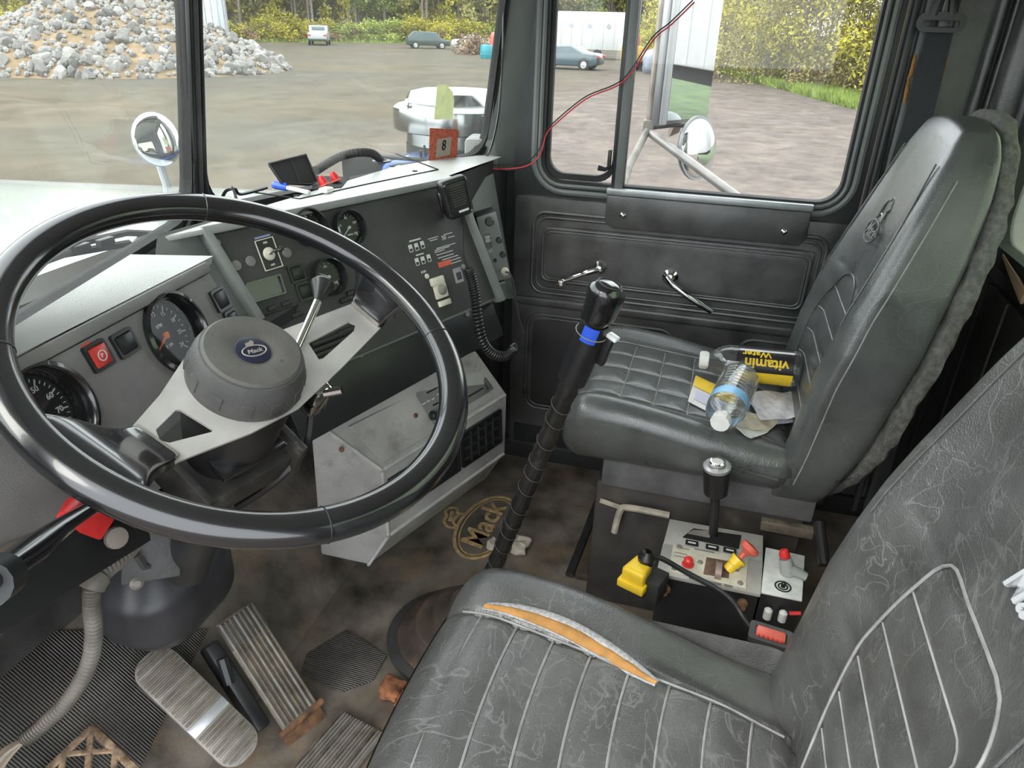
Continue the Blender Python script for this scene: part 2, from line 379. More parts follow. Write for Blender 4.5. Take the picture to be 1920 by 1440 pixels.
# ============================================================ CAB SHELL
def struct(o): return tag(o, kind='structure')
DF = Frame((.90, 0, 0), (0, -1, 0), (0, 0, 1))           # passenger door, inner face; u runs rearward
WR = Frame((0, .894, .985), (.957, -.289, 0), (0, -.157, .987))   # right windshield pane
WL = Frame((0, .894, .985), (.957, .289, 0), (0, -.157, .987))    # left windshield pane
BW = Frame((0, -.62, 0), (-1, 0, 0), (0, 0, 1))           # back wall, inner face

# floor pan with sloping toe board, one piece of the setting with its mats as parts
fl = struct(MB().prism([(-.98, -.72), (.92, -.72), (.92, .80), (-.98, .80)], -.04, 0).build('floor', MV['mat_floor'], smooth=0))
tag(fl, 'dirty dark rubber covered cab floor')
toe = MB().prism([(.78, 0), (1.06, .27), (1.06, .24), (.80, -.03)], -.92, .92, Matrix(((0, 0, 1, 0), (1, 0, 0, 0), (0, 1, 0, 0), (0, 0, 0, 1)))).build('toe_board', MV['mat_floor'], fl, 0)
wf = struct(MB().box((0, 1.07, .53), (1.84, .03, .66)).build('wall_front', MV['rubber_grey'], smooth=0))
struct(MB().prism([(-.90, .64), (0, .905), (.90, .64), (.96, .72), (0, .99), (-.96, .72)], .880, .915).build('trim_1', MV['blue_paint'], smooth=0))
struct(MB().box((0, .88, .845), (1.88, .42, .02)).build('light_baffle', MV['black_matt'], smooth=0))  # unseen dark slab, added to stop daylight leaking into the footwell
# ceiling and back wall
struct(MB().box((0, .05, 1.66), (1.90, 1.50, .03)).build('ceiling', MV['headliner'], smooth=0))
wb = struct(MB().ring(rrect(-.96, .96, -.04, 1.66, .02), rrect(-.75, .75, .885, 1.42, .07), -.05, 0, BW.M).build('wall_back', MV['vinyl_back'], smooth=0))
w3 = struct(thing('window_3', None, None, BW.M))
part('window_gasket', MB().ring(rrect(-.775, .775, .86, 1.445, .085), rrect(-.735, .735, .90, 1.405, .06), -.02, .018), MV['black_matt'], w3)
part('pane', MB().box((0, 1.15, -.015), (1.49, .53, .005)), MV['rear_pane'], w3)
part('torn_headliner_strip', MB().tube([BW.M.inverted() @ p for p in [at(1880, 478, 'y', -.598), at(1893, 505, 'y', -.597), at(1906, 530, 'y', -.596), at(1920, 560, 'y', -.595)]], [.003, .008, .012, .014], 6, flat=.35), mat('torn_tan_backing', (.45, .31, .20), .9), w3)
# padded vertical quilting on the back wall
bx = [-.92, -.80, -.66, -.52, -.38, -.24, -.10, .04, .18]
for a, b in zip(bx, bx[1:]):
    part('padded_panel', MB().rbox((b - a - .006, .70, .022), .010, (8, 6, 4), None, BW.M @ T((a + b) / 2, .47, .011)), MV['vinyl_back'], wb)

# right wall behind the door (B pillar)
wr = struct(MB().prism([(.355, 0), (.62, 0), (.62, 1.66), (.355, 1.66)], -.05, -.01, DF.M).build('wall_right', MV['vinyl_pad'], smooth=0))
part('pillar_flange', MB().prism([(.362, .0), (.378, .0), (.372, 1.64), (.356, 1.64)], -.03, .018, DF.M, .004), MV['dark_metal'], wr)
part('pillar_flange', MB().prism([(.388, .0), (.41, .0), (.404, 1.64), (.382, 1.64)], -.03, .008, DF.M, .006), MV['grey_metal'], wr)
for u0, u1, h in ((.415, .452, .012), (.525, .545, .016), (.555, .612, .012)):
    part('padded_panel', MB().rbox((u1 - u0, 1.60, .03), .012, (6, 10, 4), None, DF.M @ T((u0 + u1) / 2, .82, h - .015)), MV['vinyl_pad'], wr)
part('corner_pad', MB().rbox((.09, .72, .07), .03, (8, 10, 6), None, BW.M @ T(-.845, 1.29, .03)), MV['vinyl_pad'], wr)
part('corner_bead', MB().tube([BW.P(-.785, .90, .012), BW.P(-.795, 1.2, .016), BW.P(-.80, 1.62, .016)], .009, 8), MV['vinyl_pad'], wr)

# windshield: two flat panes in a shallow V with a divider post
for nm, F_, s in (('window_1', WL, -1), ('window_2', WR, 1)):
    w = struct(thing(nm, None, None, F_.M))
    a, b = (s * .022, s * .905)
    u0, u1 = min(a, b), max(a, b)
    part('pane', MB().box(((u0 + u1) / 2, .29, -.012), (u1 - u0 + .02, .62, .005)), MV['windshield'], w)
    part('rubber_gasket', MB().ring(rrect(u0 - (.028 if s < 0 else .016), u1 + (.030 if s > 0 else .016), -.045, .64, .06), rrect(u0 + (.004 if s > 0 else 0), u1 - (.004 if s < 0 else 0), -.002 , .60, .065), -.016, .005), MV['black_matt'], w)
    part('gasket_bead', MB().tube([(p[0], p[1], .005) for p in rrect(u0 - (.010 if s < 0 else .004), u1 + (.012 if s > 0 else .004), -.018, .615, .07)], .006, 6, True), MV['black'], w)
tr = struct(thing('trim_2', None, None, Frame((0, .880, .985), (1, 0, 0), (0, -.157, .987)).M))
part('divider_post', MB().box((0, .29, -.012), (.034, .70, .010), bev=.003), MV['black_matt'], tr)
for u in (-.012, 0.013):
    part('divider_strip', MB().box((u, .29, -.004), (.009, .70, .010), bev=.003), MV['black'], tr)
part('divider_strip', MB().box((.0, .29, -.003), (.010, .70, .012), bev=.004), MV['rubber_grey'], tr)

# front pillar between windshield and door
sh = Matrix(((1, 0, 0, 0), (0, 1, -.135, .135), (0, 0, 1, 0), (0, 0, 0, 1)))
pr = struct(MB().prism([(.880, .648), (.862, .628), (.884, .585), (.912, .548), (.96, .548), (.97, .66)], .93, 1.66, sh, .005).build('trim_3', MV['grey_metal']))
pl_ = struct(MB().prism([(-.862, .665), (-.868, .622), (-.902, .590), (-.95, .60), (-.96, .70), (-.90, .71)], .0, 1.66, sh, .006).build('trim_4', MV['grey_metal']))
# kick panel column below the front pillar
kc = struct(MB().prism([(.80, .74), (.865, .585), (.905, .575), (.97, .60), (.97, .80), (.82, .90)], 0, .94, None, .012).build('trim_5', MV['black_matt']))
part('pillar_foot', MB().prism([(.835, .68), (.868, .605), (.90, .585), (.95, .60), (.95, .70)], .74, 1.02, None, .012), MV['dash_grey'], kc)
struct(MB().box((.935, .82, .45), (.03, .56, .98)).build('wall_left', MV['black_matt'], smooth=0)).name = 'wall_right_front'
# door sill / rocker on the driver's side (door stands open)
struct(MB().box((-.95, .05, .02), (.06, 1.3, .05), bev=.01).build('trim_6', MV['dark_metal']))
struct(MB().box((.925, .10, .03), (.06, 1.5, .07), bev=.01).build('trim_8', MV['black_matt']))
struct(MB().box((-.93, -.53, .83), (.06, .20, 1.66), bev=.01).build('trim_7', MV['dark_metal']))

# ------------------------------------------------------------ passenger door
d1 = struct(thing('door_1', None, None, DF.M))
WU0, WU1, WV0, WV1 = -.468, .298, .916, 1.50
part('door_frame', MB().ring(rrect(-.555, .350, .03, 1.60, .04), rrect(WU0 - .028, WU1 + .026, WV0 - .026, WV1 + .03, .085), -.05, -.006), MV['dark_metal'], d1, smooth=30)
part('frame_lip', MB().tube([(p[0], p[1], -.004) for p in rrect(WU0 - .030, WU1 + .030, WV0 - .030, WV1 + .03, .085)], .010, 8, True), MV['grey_metal'], d1)
part('window_gasket', MB().ring(rrect(WU0 - .024, WU1 + .022, WV0 - .022, WV1 + .02, .075), rrect(WU0, WU1, WV0, WV1, .055), -.03, .002), MV['black_matt'], d1)
part('gasket_bead', MB().tube([(p[0], p[1], .002) for p in rrect(WU0 - .014, WU1 + .012, WV0 - .012, WV1 + .01, .066)], .006, 6, True), MV['grey_metal'], d1)
part('window_pane', MB().box(((-.245 + WU1) / 2, 1.2, -.018), (WU1 + .245 + .02, .60, .005)), MV['pane'], d1)
vp = part('vent_pane', MB().box(((WU0 - .276) / 2, 1.2, -.016), (-.276 - WU0, .58, .005)), MV['pane'], d1)
part('vent_frame', MB().ring(rrect(WU0 + .002, -.272, WV0 + .004, WV1, .05), rrect(WU0 + .012, -.282, WV0 + .020, WV1 - .01, .045), -.022, -.004), MV['black_matt'], d1)
part('vent_divider', MB().box((-.262, 1.2, -.008), (.034, .60, .03), bev=.004), MV['dark_metal'], d1)
part('divider_channel', MB().box((-.258, 1.2, .008), (.022, .60, .012), bev=.003), MV['grey_metal'], d1)
lt = part('vent_latch', MB().box((-.288, .985, .012), (.010, .050, .012), bev=.003).tube([(-.288, .965, .014), (-.296, .960, .02), (-.315, .963, .02)], [.006, .006, .008], 8), MV['dark_metal'], d1)
# vinyl lower trim with moulded ridges
def trim_fn(p):
    return Vector((p[0], p[1], p[2] + (.005 * math.sin((p[1]) * 30) if p[2] > 0 else 0) * .3))
part('door_card', MB().rbox((.895, .82, .028), .012, (30, 30, 4), trim_fn, T(-.103, .460, -.006)), MV['vinyl_pad'], d1)
def ridge(u0, u1, v0, v1, r=.03, rad=.006, h=.008): part('moulded_ridge', MB().tube([(p[0], p[1], h) for p in rrect(u0, u1, v0, v1, r)], rad, 8, True, flat=.8), MV['vinyl_pad'], d1)
ridge(-.490, .297, .590, .828, .035); ridge(-.476, .283, .604, .814, .03, .004)
part('armrest_pad', MB().rbox((.735, .168, .02), .010, (20, 10, 4), None, T(-.0965, .709, .010)), MV['vinyl_pad'], d1)
ridge(-.458, .263, .632, .785, .022, .005, .016); ridge(-.450, .255, .640, .777, .02, .003, .019)
ridge(-.497, -.06, .200, .520, .04); ridge(-.486, -.071, .211, .509, .035, .004)
ridge(.125, .33, .200, .525, .04); part('moulded_ridge', MB().rbox((.86, .03, .016), .008, (20, 6, 4), None, T(-.105, .560, .006)), MV['vinyl_pad'], d1)
part('lower_pocket', MB().rbox((.40, .29, .012), .006, (10, 10, 2), None, T(-.28, .36, .006)), MV['vinyl_back'], d1)
fp = [(-.286, .893), (.240, .893), (.240, .822), (.225, .803), (-.265, .803), (-.286, .818)]
part('sill_flap', MB().prism(fp, .006, .020, None, .005), MV['vinyl_pad'], d1)
part('sill_strip', MB().box((-.023, .902, .010), (.530, .018, .020), bev=.003), MV['trim_alu'], d1)
for u, v in ((-.237, .842), (.183, .838)):
    part('flap_screw', MB().lathe([(0, .006), (.006, .004), (.009, 0), (.009, -.006)], 14, T(u, v, .021)), MV['chrome'], d1)
# window crank and door handle
ck = part('window_crank', MB().lathe([(.018, -.01), (.019, .004), (.012, .014), (.010, .026), (0, .030)], 20, T(-.288, .690, .02)), MV['chrome'], d1)
part('crank_arm', MB().tube(spline([(-.288, .690, .046), (-.31, .684, .054), (-.345, .668, .058), (-.385, .650, .060)], 5), [.0075] * 8 + [.006] * 8, 10, flat=.75), MV['chrome'], ck)
part('crank_knob', MB().lathe([(.004, 0), (.009, .006), (.011, .018), (.009, .026), (0, .028)], 14, T(-.388, .648, .056)), MV['chrome'], ck)
hd = part('door_handle', MB().lathe([(.022, -.01), (.022, .004), (.014, .012), (.012, .026), (0, .030)], 20, T(-.09, .685, .02)), MV['chrome'], d1)
part('handle_lever', MB().tube(spline([(-.098, .690, .046), (-.080, .676, .058), (-.04, .652, .062), (.010, .624, .060), (.034, .610, .056)], 5), [.008] * 5 + [.0085] * 10 + [.007] * 6, 10, flat=.7), MV['chrome'], hd)
part('lower_kick_strip', MB().box((-.10, .10, .004), (.86, .07, .016), bev=.006), MV['black_matt'], d1)

# ============================================================ TRUCK OUTSIDE THE GLASS
def hood_f(u, v):
    x = -.66 + 1.32 * u; y = .96 + 1.75 * v
    z = .945 - .085 * v - .16 * abs(2 * u - 1) ** 6
    return Vector((x, y, z))
hood = thing('truck_hood', 'long white truck hood beyond the windshield', 'hood')
part('hood_top', MB().grid(hood_f, 24, 12), MV['hood_paint'], hood, smooth=60)
for s in (-1, 1):
    part('hood_side', MB().grid(lambda u, v, s=s: Vector((s * (.66 + .10 * u), .96 + 1.75 * v, .785 - .085 * v - .75 * u)), 6, 8), MV['hood_paint'], hood, smooth=60)
fm = at(294, 262, 'y', 1.30)
m_ = thing('hood_mirror', 'round convex mirror on a white stalk above the hood', 'mirror', T(*fm))
fn_ = (EYE + Vector((1.0, -.5, .1)) - fm).normalized()
part('mirror_shell', MB().lathe([(0, -.03), (.04, -.022), (.061, -.004), (.0625, .001), (.061, .003)], 28, zto(fn_)), MV['hood_paint'], m_)
part('mirror_face', MB().lathe([(.061, .002)] + [(.061 * math.cos(a), .002 + .011 * math.sin(a)) for a in [k * math.pi / 16 for k in range(1, 8)]] + [(0, .013)], 28, zto(fn_)), MV['mirror'], m_)
part('stalk', MB().tube([(0.005, .01, -.05), (.015, .0, -.16), (.0, -.02, -.34)], .010, 10), MV['hood_paint'], m_)
part('stalk_foot', MB().lathe([(.03, 0), (.03, .01), (.012, .02)], 16, T(0, -.02, -.35)), MV['hood_paint'], m_)
# chrome air cleaner canister
ac = at(870, 215, 'y', .90)
ac = at(858, 196, 'x', 1.22)
ai = thing('air_cleaner', 'large chrome topped air cleaner canister beside the cab', 'air cleaner', T(*ac))
part('canister', MB().lathe([(.165, -.9), (.165, -.06), (.160, -.04)], 40), mat('chrome_canister', (.20, .21, .21), .2, 1.0), ai)
part('label_band', MB().lathe([(.167, -.19), (.1675, -.19), (.1675, -.115), (.167, -.115)], 40), MV['black'], ai)
part('blue_band', MB().lathe([(.168, -.62), (.1685, -.62), (.1685, -.20), (.168, -.20)], 40), MV['blue_paint'], ai)
cap_ = part('rain_cap', MB().lathe([(.19, -.075), (.205, -.07), (.207, -.015), (.205, -.006), (.190, .004), (.165, .010), (.160, .024), (.150, .040), (.10, .050), (0, .053)], 48), mat('polished_cap', (.30, .31, .31), .14, 1.0), ai)
part('cap_clip', MB().box((-.16, .10, .014), (.022, .014, .022), bev=.004), MV['chrome'], cap_)
am = ac + Vector((0, 0, 0))
dz = (EYE - ac); dz.z = 0; dz.normalize(); ang = math.atan2(dz.y, dz.x)
for k, ch in enumerate('ZV'):
    a = ang + .10 + .26 * k
    part('band_letter', MB().text(ch, .06, Matrix.Translation((.169 * math.cos(a), .169 * math.sin(a), -.152)) @ zto((math.cos(a), math.sin(a), 0))), MV['print'], ai)
# blue cowl corner with its two bolts
cw = thing('cowl_panel', 'glossy blue cowl corner outside the windshield', 'cowl', T(1.06, .82, .885))
part('cowl_top', MB().rbox((.36, .30, .10), .04, (12, 12, 6)), MV['blue_paint'], cw)
for px_, py_ in ((796, 268), (789, 278)):
    q = at(px_, py_ + 12, 'z', .95) - Vector((1.06, .82, .885))
    part('cowl_bolt', MB().lathe([(.008, 0), (.008, .008), (.004, .01), (.004, .028), (0, .03)], 8, T(q.x, q.y, .048)), MV['dark_metal'], cw)
# wiper lying on the cowl ahead of the gauge shelf
wp = thing('windshield_wiper', 'black wiper arm and blade lying along the cowl', 'wiper')
wp0, wp1 = at(20, 523, 'z', .965), at(262, 458, 'z', .958)
wp0.y += .02; wp1.y += .02
part('blade', MB().tube([wp0, (wp0 + wp1) / 2 + Vector((0, .01, .006)), wp1], .006, 6), MV['black_matt'], wp)
for t in (.2, .4, .6, .8):
    p = wp0.lerp(wp1, t); part('blade_claw', MB().box((p.x, p.y, p.z + .012), (.03, .012, .012), bev=.002), MV['black'], wp)
part('wiper_arm', MB().tube([wp0.lerp(wp1, .5) + Vector((0, 0, .02)), wp1 + Vector((.05, .05, .0)), wp1 + Vector((.12, .06, -.02))], .006, 6), MV['black_matt'], wp)

# ------------------------------------------------------------ passenger mirror assembly
MX = 1.34
J = at(1216, 240, 'x', MX)                                  # joint under the mirror
top = J + Vector((0, 0, .95))
br = thing('mirror_bracket', 'weathered tubular mirror bracket outside the passenger window', 'bracket')
part('upright_tube', MB().tube([J, top], .0105, 12), mat('weathered_steel_tube', (.40, .35, .30), .4, .8, var=.3, vscale=20), br)
part('lower_arm', MB().tube([J, at(1180, 310, 'x', 1.18), at(1163, 365, 'x', 1.0)], [.011, .012, .012], 12), MV['alu_dull'], br)
part('brace_arm', MB().tube([J + Vector((0, 0, -.01)), at(1385, 372, 'x', .98)], .013, 12), mat('pale_painted_tube', (.33, .31, .29), .4, .4, var=.2, vscale=20), br)
part('joint_clamp', MB().box(tuple(J), (.035, .035, .05), bev=.006), MV['alu_dull'], br)
sw = at(1300, 235, 'x', MX)
part('side_rod', MB().tube([J, J.lerp(sw, .5) + Vector((0, 0, .004)), sw], .007, 8), MV['dark_metal'], br)
# flat mirror
mc = at(1290, 60, 'x', MX); mc = at(1295, 30, 'x', MX)
TRAIL = Vector((5.6, -12.0, 0.9))
nrm = ((EYE - mc).normalized() + (TRAIL - mc).normalized()).normalized()
FM = Frame(mc, Vector((0, 0, 1)).cross(nrm), (0, 0, 1))
uvs = [FM.uv(*q) for q in ((1240, 190), (1330, 190), (1255, 0), (1352, 0), (1245, 222), (1322, 222))]
u0 = (uvs[0].x + uvs[4].x) / 2; u1 = (uvs[1].x + uvs[5].x) / 2; v0 = (uvs[4].y + uvs[5].y) / 2
mf = thing('side_mirror', 'tall flat truck mirror showing the white trailer, outside the passenger window', 'mirror', FM.M)
part('mirror_housing', MB().box(((u0 + u1) / 2, v0 + .21, -.018), (u1 - u0 + .024, .45, .028), bev=.006), mat('silver_housing', (.34, .34, .34), .35, .6), mf)
part('mirror_face', MB().box(((u0 + u1) / 2 + .012, v0 + .21, .0), (u1 - u0 - .022, .424, .006)), MV['mirror'], mf, smooth=0)
part('mirror_edge', MB().box((u0 + .002, v0 + .21, .004), (.024, .446, .012), bev=.003), mat('white_mirror_edge', (.42, .43, .43), .4), mf)
# round convex mirror below
rc = at(1306, 278, 'x', MX - .02)
nr = ((EYE - rc).normalized() + (Vector((3.5, -5, 1.1)) - rc).normalized()).normalized()
mr_ = thing('round_spot_mirror', 'round convex spot mirror below the tall truck mirror', 'mirror', T(*rc) @ zto(nr))
part('mirror_shell', MB().lathe([(0, -.04), (.05, -.034), (.088, -.010), (.096, 0), (.096, .008), (.088, .008)], 36), mat('grey_mirror_shell', (.30, .31, .31), .4, .5), mr_)
part('mirror_face', MB().lathe([(.088 * math.cos(a), .006 + .022 * math.sin(a)) for a in [k * math.pi / 20 for k in range(0, 10)]] + [(0, .028)], 36), MV['mirror'], mr_)
rb = at(1262, 228, 'x', MX + .06)
tag(MB().lathe([(0, -.03), (.03, -.026), (.045, -.005), (.047, 0), (0, .004)], 24, T(*rb) @ zto((-.2, .95, .2))).build('small_round_mirror', mat('brown_mirror_back', (.26, .20, .17), .5, .3)), 'small brown backed round mirror between bracket joint and tall mirror', 'mirror')

# ============================================================ THE YARD
G = -1.2
def ground_mat():
    m = mat('gravel_yard', (.100, .083, .056), .97, spec=.15, var=.25, vscale=.35, detail=8, col2=(.084, .078, .062), c2amt=.5, c2scale=.07, bump=.5, bscale=14)
    n = m.node_tree.nodes; l = m.node_tree.links; b = n['Principled BSDF']; tc = [q for q in n if q.type == 'TEX_COORD'][0]
    src = b.inputs['Base Color'].links[0].from_socket
    sx = n.new('ShaderNodeSeparateXYZ'); l.new(tc.outputs['Object'], sx.inputs[0])
    # reddish-mauve gravel on the passenger side of the yard
    mr = n.new('ShaderNodeMapRange'); l.new(sx.outputs['Y'], mr.inputs['Value']); mr.inputs['From Min'].default_value = 9; mr.inputs['From Max'].default_value = 4.5
    mx = n.new('ShaderNodeMix'); mx.data_type = 'RGBA'; l.new(mr.outputs['Result'], mx.inputs['Factor']); l.new(src, mx.inputs['A'])
    t = n.new('ShaderNodeTexNoise'); t.inputs['Scale'].default_value = 1.6; t.inputs['Detail'].default_value = 12; t.inputs['Roughness'].default_value = .75; l.new(tc.outputs['Object'], t.inputs['Vector'])
    cr = n.new('ShaderNodeValToRGB'); l.new(t.outputs['Fac'], cr.inputs['Fac']); cr.color_ramp.elements[0].position = .35; cr.color_ramp.elements[1].position = .68
    cr.color_ramp.elements[0].color = (.088, .073, .068, 1); cr.color_ramp.elements[1].color = (.175, .145, .121, 1)
    l.new(cr.outputs['Color'], mx.inputs['B'])
    # tyre tracks and dark wet strip far off
    wv = n.new('ShaderNodeTexNoise'); wv.inputs['Scale'].default_value = .55; wv.inputs['Distortion'].default_value = 1.2; wv.inputs['Detail'].default_value = 10; wv.inputs['Roughness'].default_value = .72
    l.new(tc.outputs['Object'], wv.inputs['Vector'])
    w2 = n.new('ShaderNodeMapRange'); l.new(wv.outputs['Fac'], w2.inputs['Value']); w2.inputs['From Min'].default_value = .3; w2.inputs['From Max'].default_value = .7; w2.inputs['To Min'].default_value = .62; w2.inputs['To Max'].default_value = 1.2
    hs = n.new('ShaderNodeHueSaturation'); l.new(w2.outputs['Result'], hs.inputs['Value']); l.new(mx.outputs['Result'], hs.inputs['Color'])
    l.new(hs.outputs['Color'], b.inputs['Base Color'])
    return m
gd = struct(MB().grid(lambda u, v: Vector((-60 + 320 * u, -130 + 330 * v, G)), 4, 4).build('ground', ground_mat(), smooth=0))
tag(gd, 'gravel truck yard with tyre tracks')

struct(MB().grid(lambda u, v: Vector((7.0 + 60 * u, -80 + 70 * v, G + .02)), 2, 2).build('lawn', mat('rough_lawn', (.048, .08, .02), .9, var=.4, vscale=1.5, bump=.6, bscale=12), smooth=0))
LEAF = [mat('spring_leaf_' + c, col, .8, var=.35, vscale=.8, coords='Object') for c, col in (('yellow', (.32, .29, .030)), ('green', (.20, .245, .045)), ('olive', (.27, .245, .075)), ('tan', (.22, .15, .075)))]
for m in LEAF:
    m.node_tree.nodes['Principled BSDF'].inputs['Subsurface Weight'].default_value = 0; randcol(m, .75, 1.25)
BARK = mat('grey_bark', (.20, .17, .14), .9, var=.4, vscale=5)
def leaf_mesh(name, n, fn, size, seed):
    rnd = random.Random(seed); vs_, fs = [], []
    for i in range(n):
        c = fn(rnd); s = size * rnd.uniform(.6, 1.3)
        a = Vector((rnd.gauss(0, 1), rnd.gauss(0, 1), rnd.gauss(0, 1))).normalized(); b = a.orthogonal().normalized(); 
        q = Matrix.Rotation(rnd.uniform(0, 6.28), 3, a); b = q @ b; d = a.cross(b)
        k = len(vs_); vs_ += [c - b * s - d * s * .2, c + d * s * .55, c + b * s, c - d * s * .5]; fs.append((k, k + 1, k + 2, k + 3))
    me = bpy.data.meshes.new(name); me.from_pydata([tuple(v) for v in vs_], [], fs); return me
def crown(h, w, base, lumps, seed):
    rr = random.Random(seed); cs = [(Vector((rr.gauss(0, w * .33), rr.gauss(0, w * .33), base + (h - base) * rr.random() ** .9)), rr.uniform(.5, 1.0) * w * .30) for _ in range(lumps)]
    def f(rnd):
        c, r = cs[rnd.randrange(len(cs))]; d = Vector((rnd.gauss(0, 1), rnd.gauss(0, 1), rnd.gauss(0, .8))).normalized() * r * rnd.random() ** .4
        p = c + d; p.z = max(.05, p.z); return p
    return f
def trunk_mesh(h, r, seed, nb=7, multi=1):
    rr = random.Random(seed); mb = MB()
    for m in range(multi):
        ox, oy = (rr.gauss(0, .3), rr.gauss(0, .3)) if multi > 1 else (0, 0)
        pts = [(ox, oy, -.05), (ox + rr.gauss(0, .1), oy + rr.gauss(0, .1), h * .4), (ox + rr.gauss(0, .3), oy + rr.gauss(0, .3), h * .95)]
        mb.tube(pts, [r, r * .75, r * .3], 6)
        for k in range(nb):
            z = h * rr.uniform(.25, .85); a = rr.uniform(0, 6.28); L = h * rr.uniform(.12, .28)
            mb.tube([(ox, oy, z), (ox + L * .5 * math.cos(a), oy + L * .5 * math.sin(a), z + L * .35), (ox + L * math.cos(a), oy + L * math.sin(a), z + L * .9)], [r * .35, r * .22, r * .06], 4)
    me = mb.mesh('trunk', 60); me.materials.append(BARK); return me
def plant_proto(name, h, w, base, lumps, nleaf, lsize, leafm, tr_, seed):
    lm = leaf_mesh(name + '_leaves', nleaf, crown(h, w, base, lumps, seed), lsize, seed); lm.materials.append(leafm)
    return (lm, trunk_mesh(*tr_))
def put_plant(proto, name, label, cat, loc, rz, sc_, group):
    o = thing(name, label, cat, T(*loc) @ RZ(rz) @ Matrix.Diagonal((sc_[0], sc_[1], sc_[2], 1)), group)
    link('foliage', proto[0], o); link('trunk', proto[1], o)
    return o
TREES = [plant_proto('tree', 13, 6, 3.0, 34, 4200, .24, LEAF[0], (13, .20, 3, 10), 3),
         plant_proto('tree', 15, 6.5, 4.0, 38, 3600, .24, LEAF[1], (15, .24, 4, 12), 4),
         plant_proto('tree', 12, 5, 2.4, 30, 3000, .22, LEAF[2], (12, .15, 5, 12), 5),
         plant_proto('tree', 14, 5, 6, 20, 700, .22, LEAF[2], (14, .18, 6, 22, 2), 6)]
SHRUBS = [plant_proto('shrub', 3.0, 3.6, .2, 26, 4200, .12, LEAF[0], (2.4, .05, 13, 8, 4), 13),
          plant_proto('shrub', 2.6, 3.4, .2, 24, 3800, .12, LEAF[1], (2.1, .05, 14, 8, 4), 14),
          plant_proto('shrub', 1.6, 2.6, .1, 18, 2600, .10, LEAF[3], (1.3, .03, 15, 8, 5), 15)]
BIGS = [plant_proto('bush', 6.2, 4.2, .4, 46, 9000, .085, LEAF[0], (5.6, .07, 23, 16, 4), 23),
        plant_proto('bush', 5.8, 4.4, .3, 44, 8500, .085, LEAF[2], (5.2, .06, 24, 16, 5), 24)]
rnd = random.Random(11)
def edge(t):      # the wood's edge runs from far ahead round to the passenger side
    P0, P1, P2 = Vector((34, 66, G)), Vector((104, 52, G)), Vector((118, 6, G))
    return P0 * (1 - t) ** 2 + P1 * 2 * t * (1 - t) + P2 * t * t
nt_ = 34
for i in range(nt_):
    for row in range(4):
        t = (i + rnd.uniform(.1, .9)) / nt_; p = edge(t); out_ = (p - Vector((0, 0, G))).normalized()
        p = p + out_ * (3 + row * 7 + rnd.uniform(0, 5)); k = rnd.randrange(4)
        s = rnd.uniform(.8, 1.25)
        put_plant(TREES[k], 'tree', ['yellow green spring tree in the wood beyond the yard', 'tall fresh green tree in the wood beyond the yard', 'olive leaved slim tree in the wood beyond the yard', 'thinly leaved grey branched tree in the wood'][k], 'tree', p, rnd.uniform(0, 6.28), (s, s, s * rnd.uniform(.9, 1.1)), 'trees of the wood beyond the yard')
for i in range(52):
    t = (i + rnd.uniform(.1, .9)) / 52; p = edge(t); out_ = (p - Vector((0, 0, G))).normalized(); k = rnd.choice((0, 0, 1, 1, 2))
    p = p + out_ * rnd.uniform(-1.2, 1.5); s = rnd.uniform(.8, 1.3)
    put_plant(SHRUBS[k], 'shrub', ['yellow green shrub along the edge of the wood', 'mid green shrub along the edge of the wood', 'low tan brush clump along the edge of the wood'][k], 'shrub', p, rnd.uniform(0, 6.28), (s * 1.2, s * 1.2, s * .8), 'shrubs along the edge of the wood')
# large bushes on the passenger side
bl = [(47, 1.5), (44, -1.5), (41, -3.0), (38.5, -5.5), (35.5, -6.8), (33, -8.3), (30.5, -9.8), (50, -2.5), (46.5, -5), (43, -7.5), (39.5, -9.5), (36, -11.5), (52.5, 3.2), (56, 1)]
for i, (x, y) in enumerate(bl):
    s = rnd.uniform(.9, 1.2)
    put_plant(BIGS[i % 2], 'bush', 'tall yellow green bush beyond the grass verge outside the door window', 'bush', (x, y, G), rnd.uniform(0, 6.28), (s, s, s), 'tall bushes outside the door window')
for i in range(12):
    q_ = Vector((29.6, -4.5)).lerp(Vector((47, -.2)), rnd.uniform(-.2, 1.0)) + Vector((.24, -.97)) * rnd.uniform(2.6, 4.2); x, y = q_
    s = rnd.uniform(.35, .6)
    put_plant(SHRUBS[2], 'dry_shrub', 'low reddish dry brush in front of the tall bushes', 'shrub', (x, y, G), rnd.uniform(0, 6.28), (s, s, s), 'dry brush before the tall bushes')
# grass verge: countless blades
rg = random.Random(5); vs_, fs = [], []
def blade(x, y, h):
    a = rg.uniform(0, 6.28); w = .035; dx, dy = math.cos(a) * w, math.sin(a) * w; lx, ly = rg.gauss(0, .12), rg.gauss(0, .12); k = len(vs_)
    vs_.extend([(x - dx, y - dy, G), (x + dx, y + dy, G), (x + lx, y + ly, G + h)]); fs.append((k, k + 1, k + 2))
e0, e1 = Vector((29.6, -4.5)), Vector((47, -.2))
for i in range(42000):
    t = rg.uniform(-.25, 1.25); d = rg.random() ** 1.3 * 4.6; p = e0.lerp(e1, t); nn = Vector((e1 - e0)).normalized(); side = Vector((nn.y, -nn.x))
    blade(p.x + side.x * d, p.y + side.y * d, rg.uniform(.14, .42))
for i in range(9000):
    t = rg.random(); p = edge(t); o_ = (p - Vector((0, 0, G))).normalized(); q = p - o_ * rg.uniform(0, 4); blade(q.x, q.y, rg.uniform(.15, .5))
me = bpy.data.meshes.new('grass'); me.from_pydata(vs_, [], fs); me.materials.append(mat('spring_grass', (.17, .235, .045), .8, var=.4, vscale=.5))
tag(link('grass_verge', me), 'bright spring grass verge under the bushes', 'grass', kind='stuff')

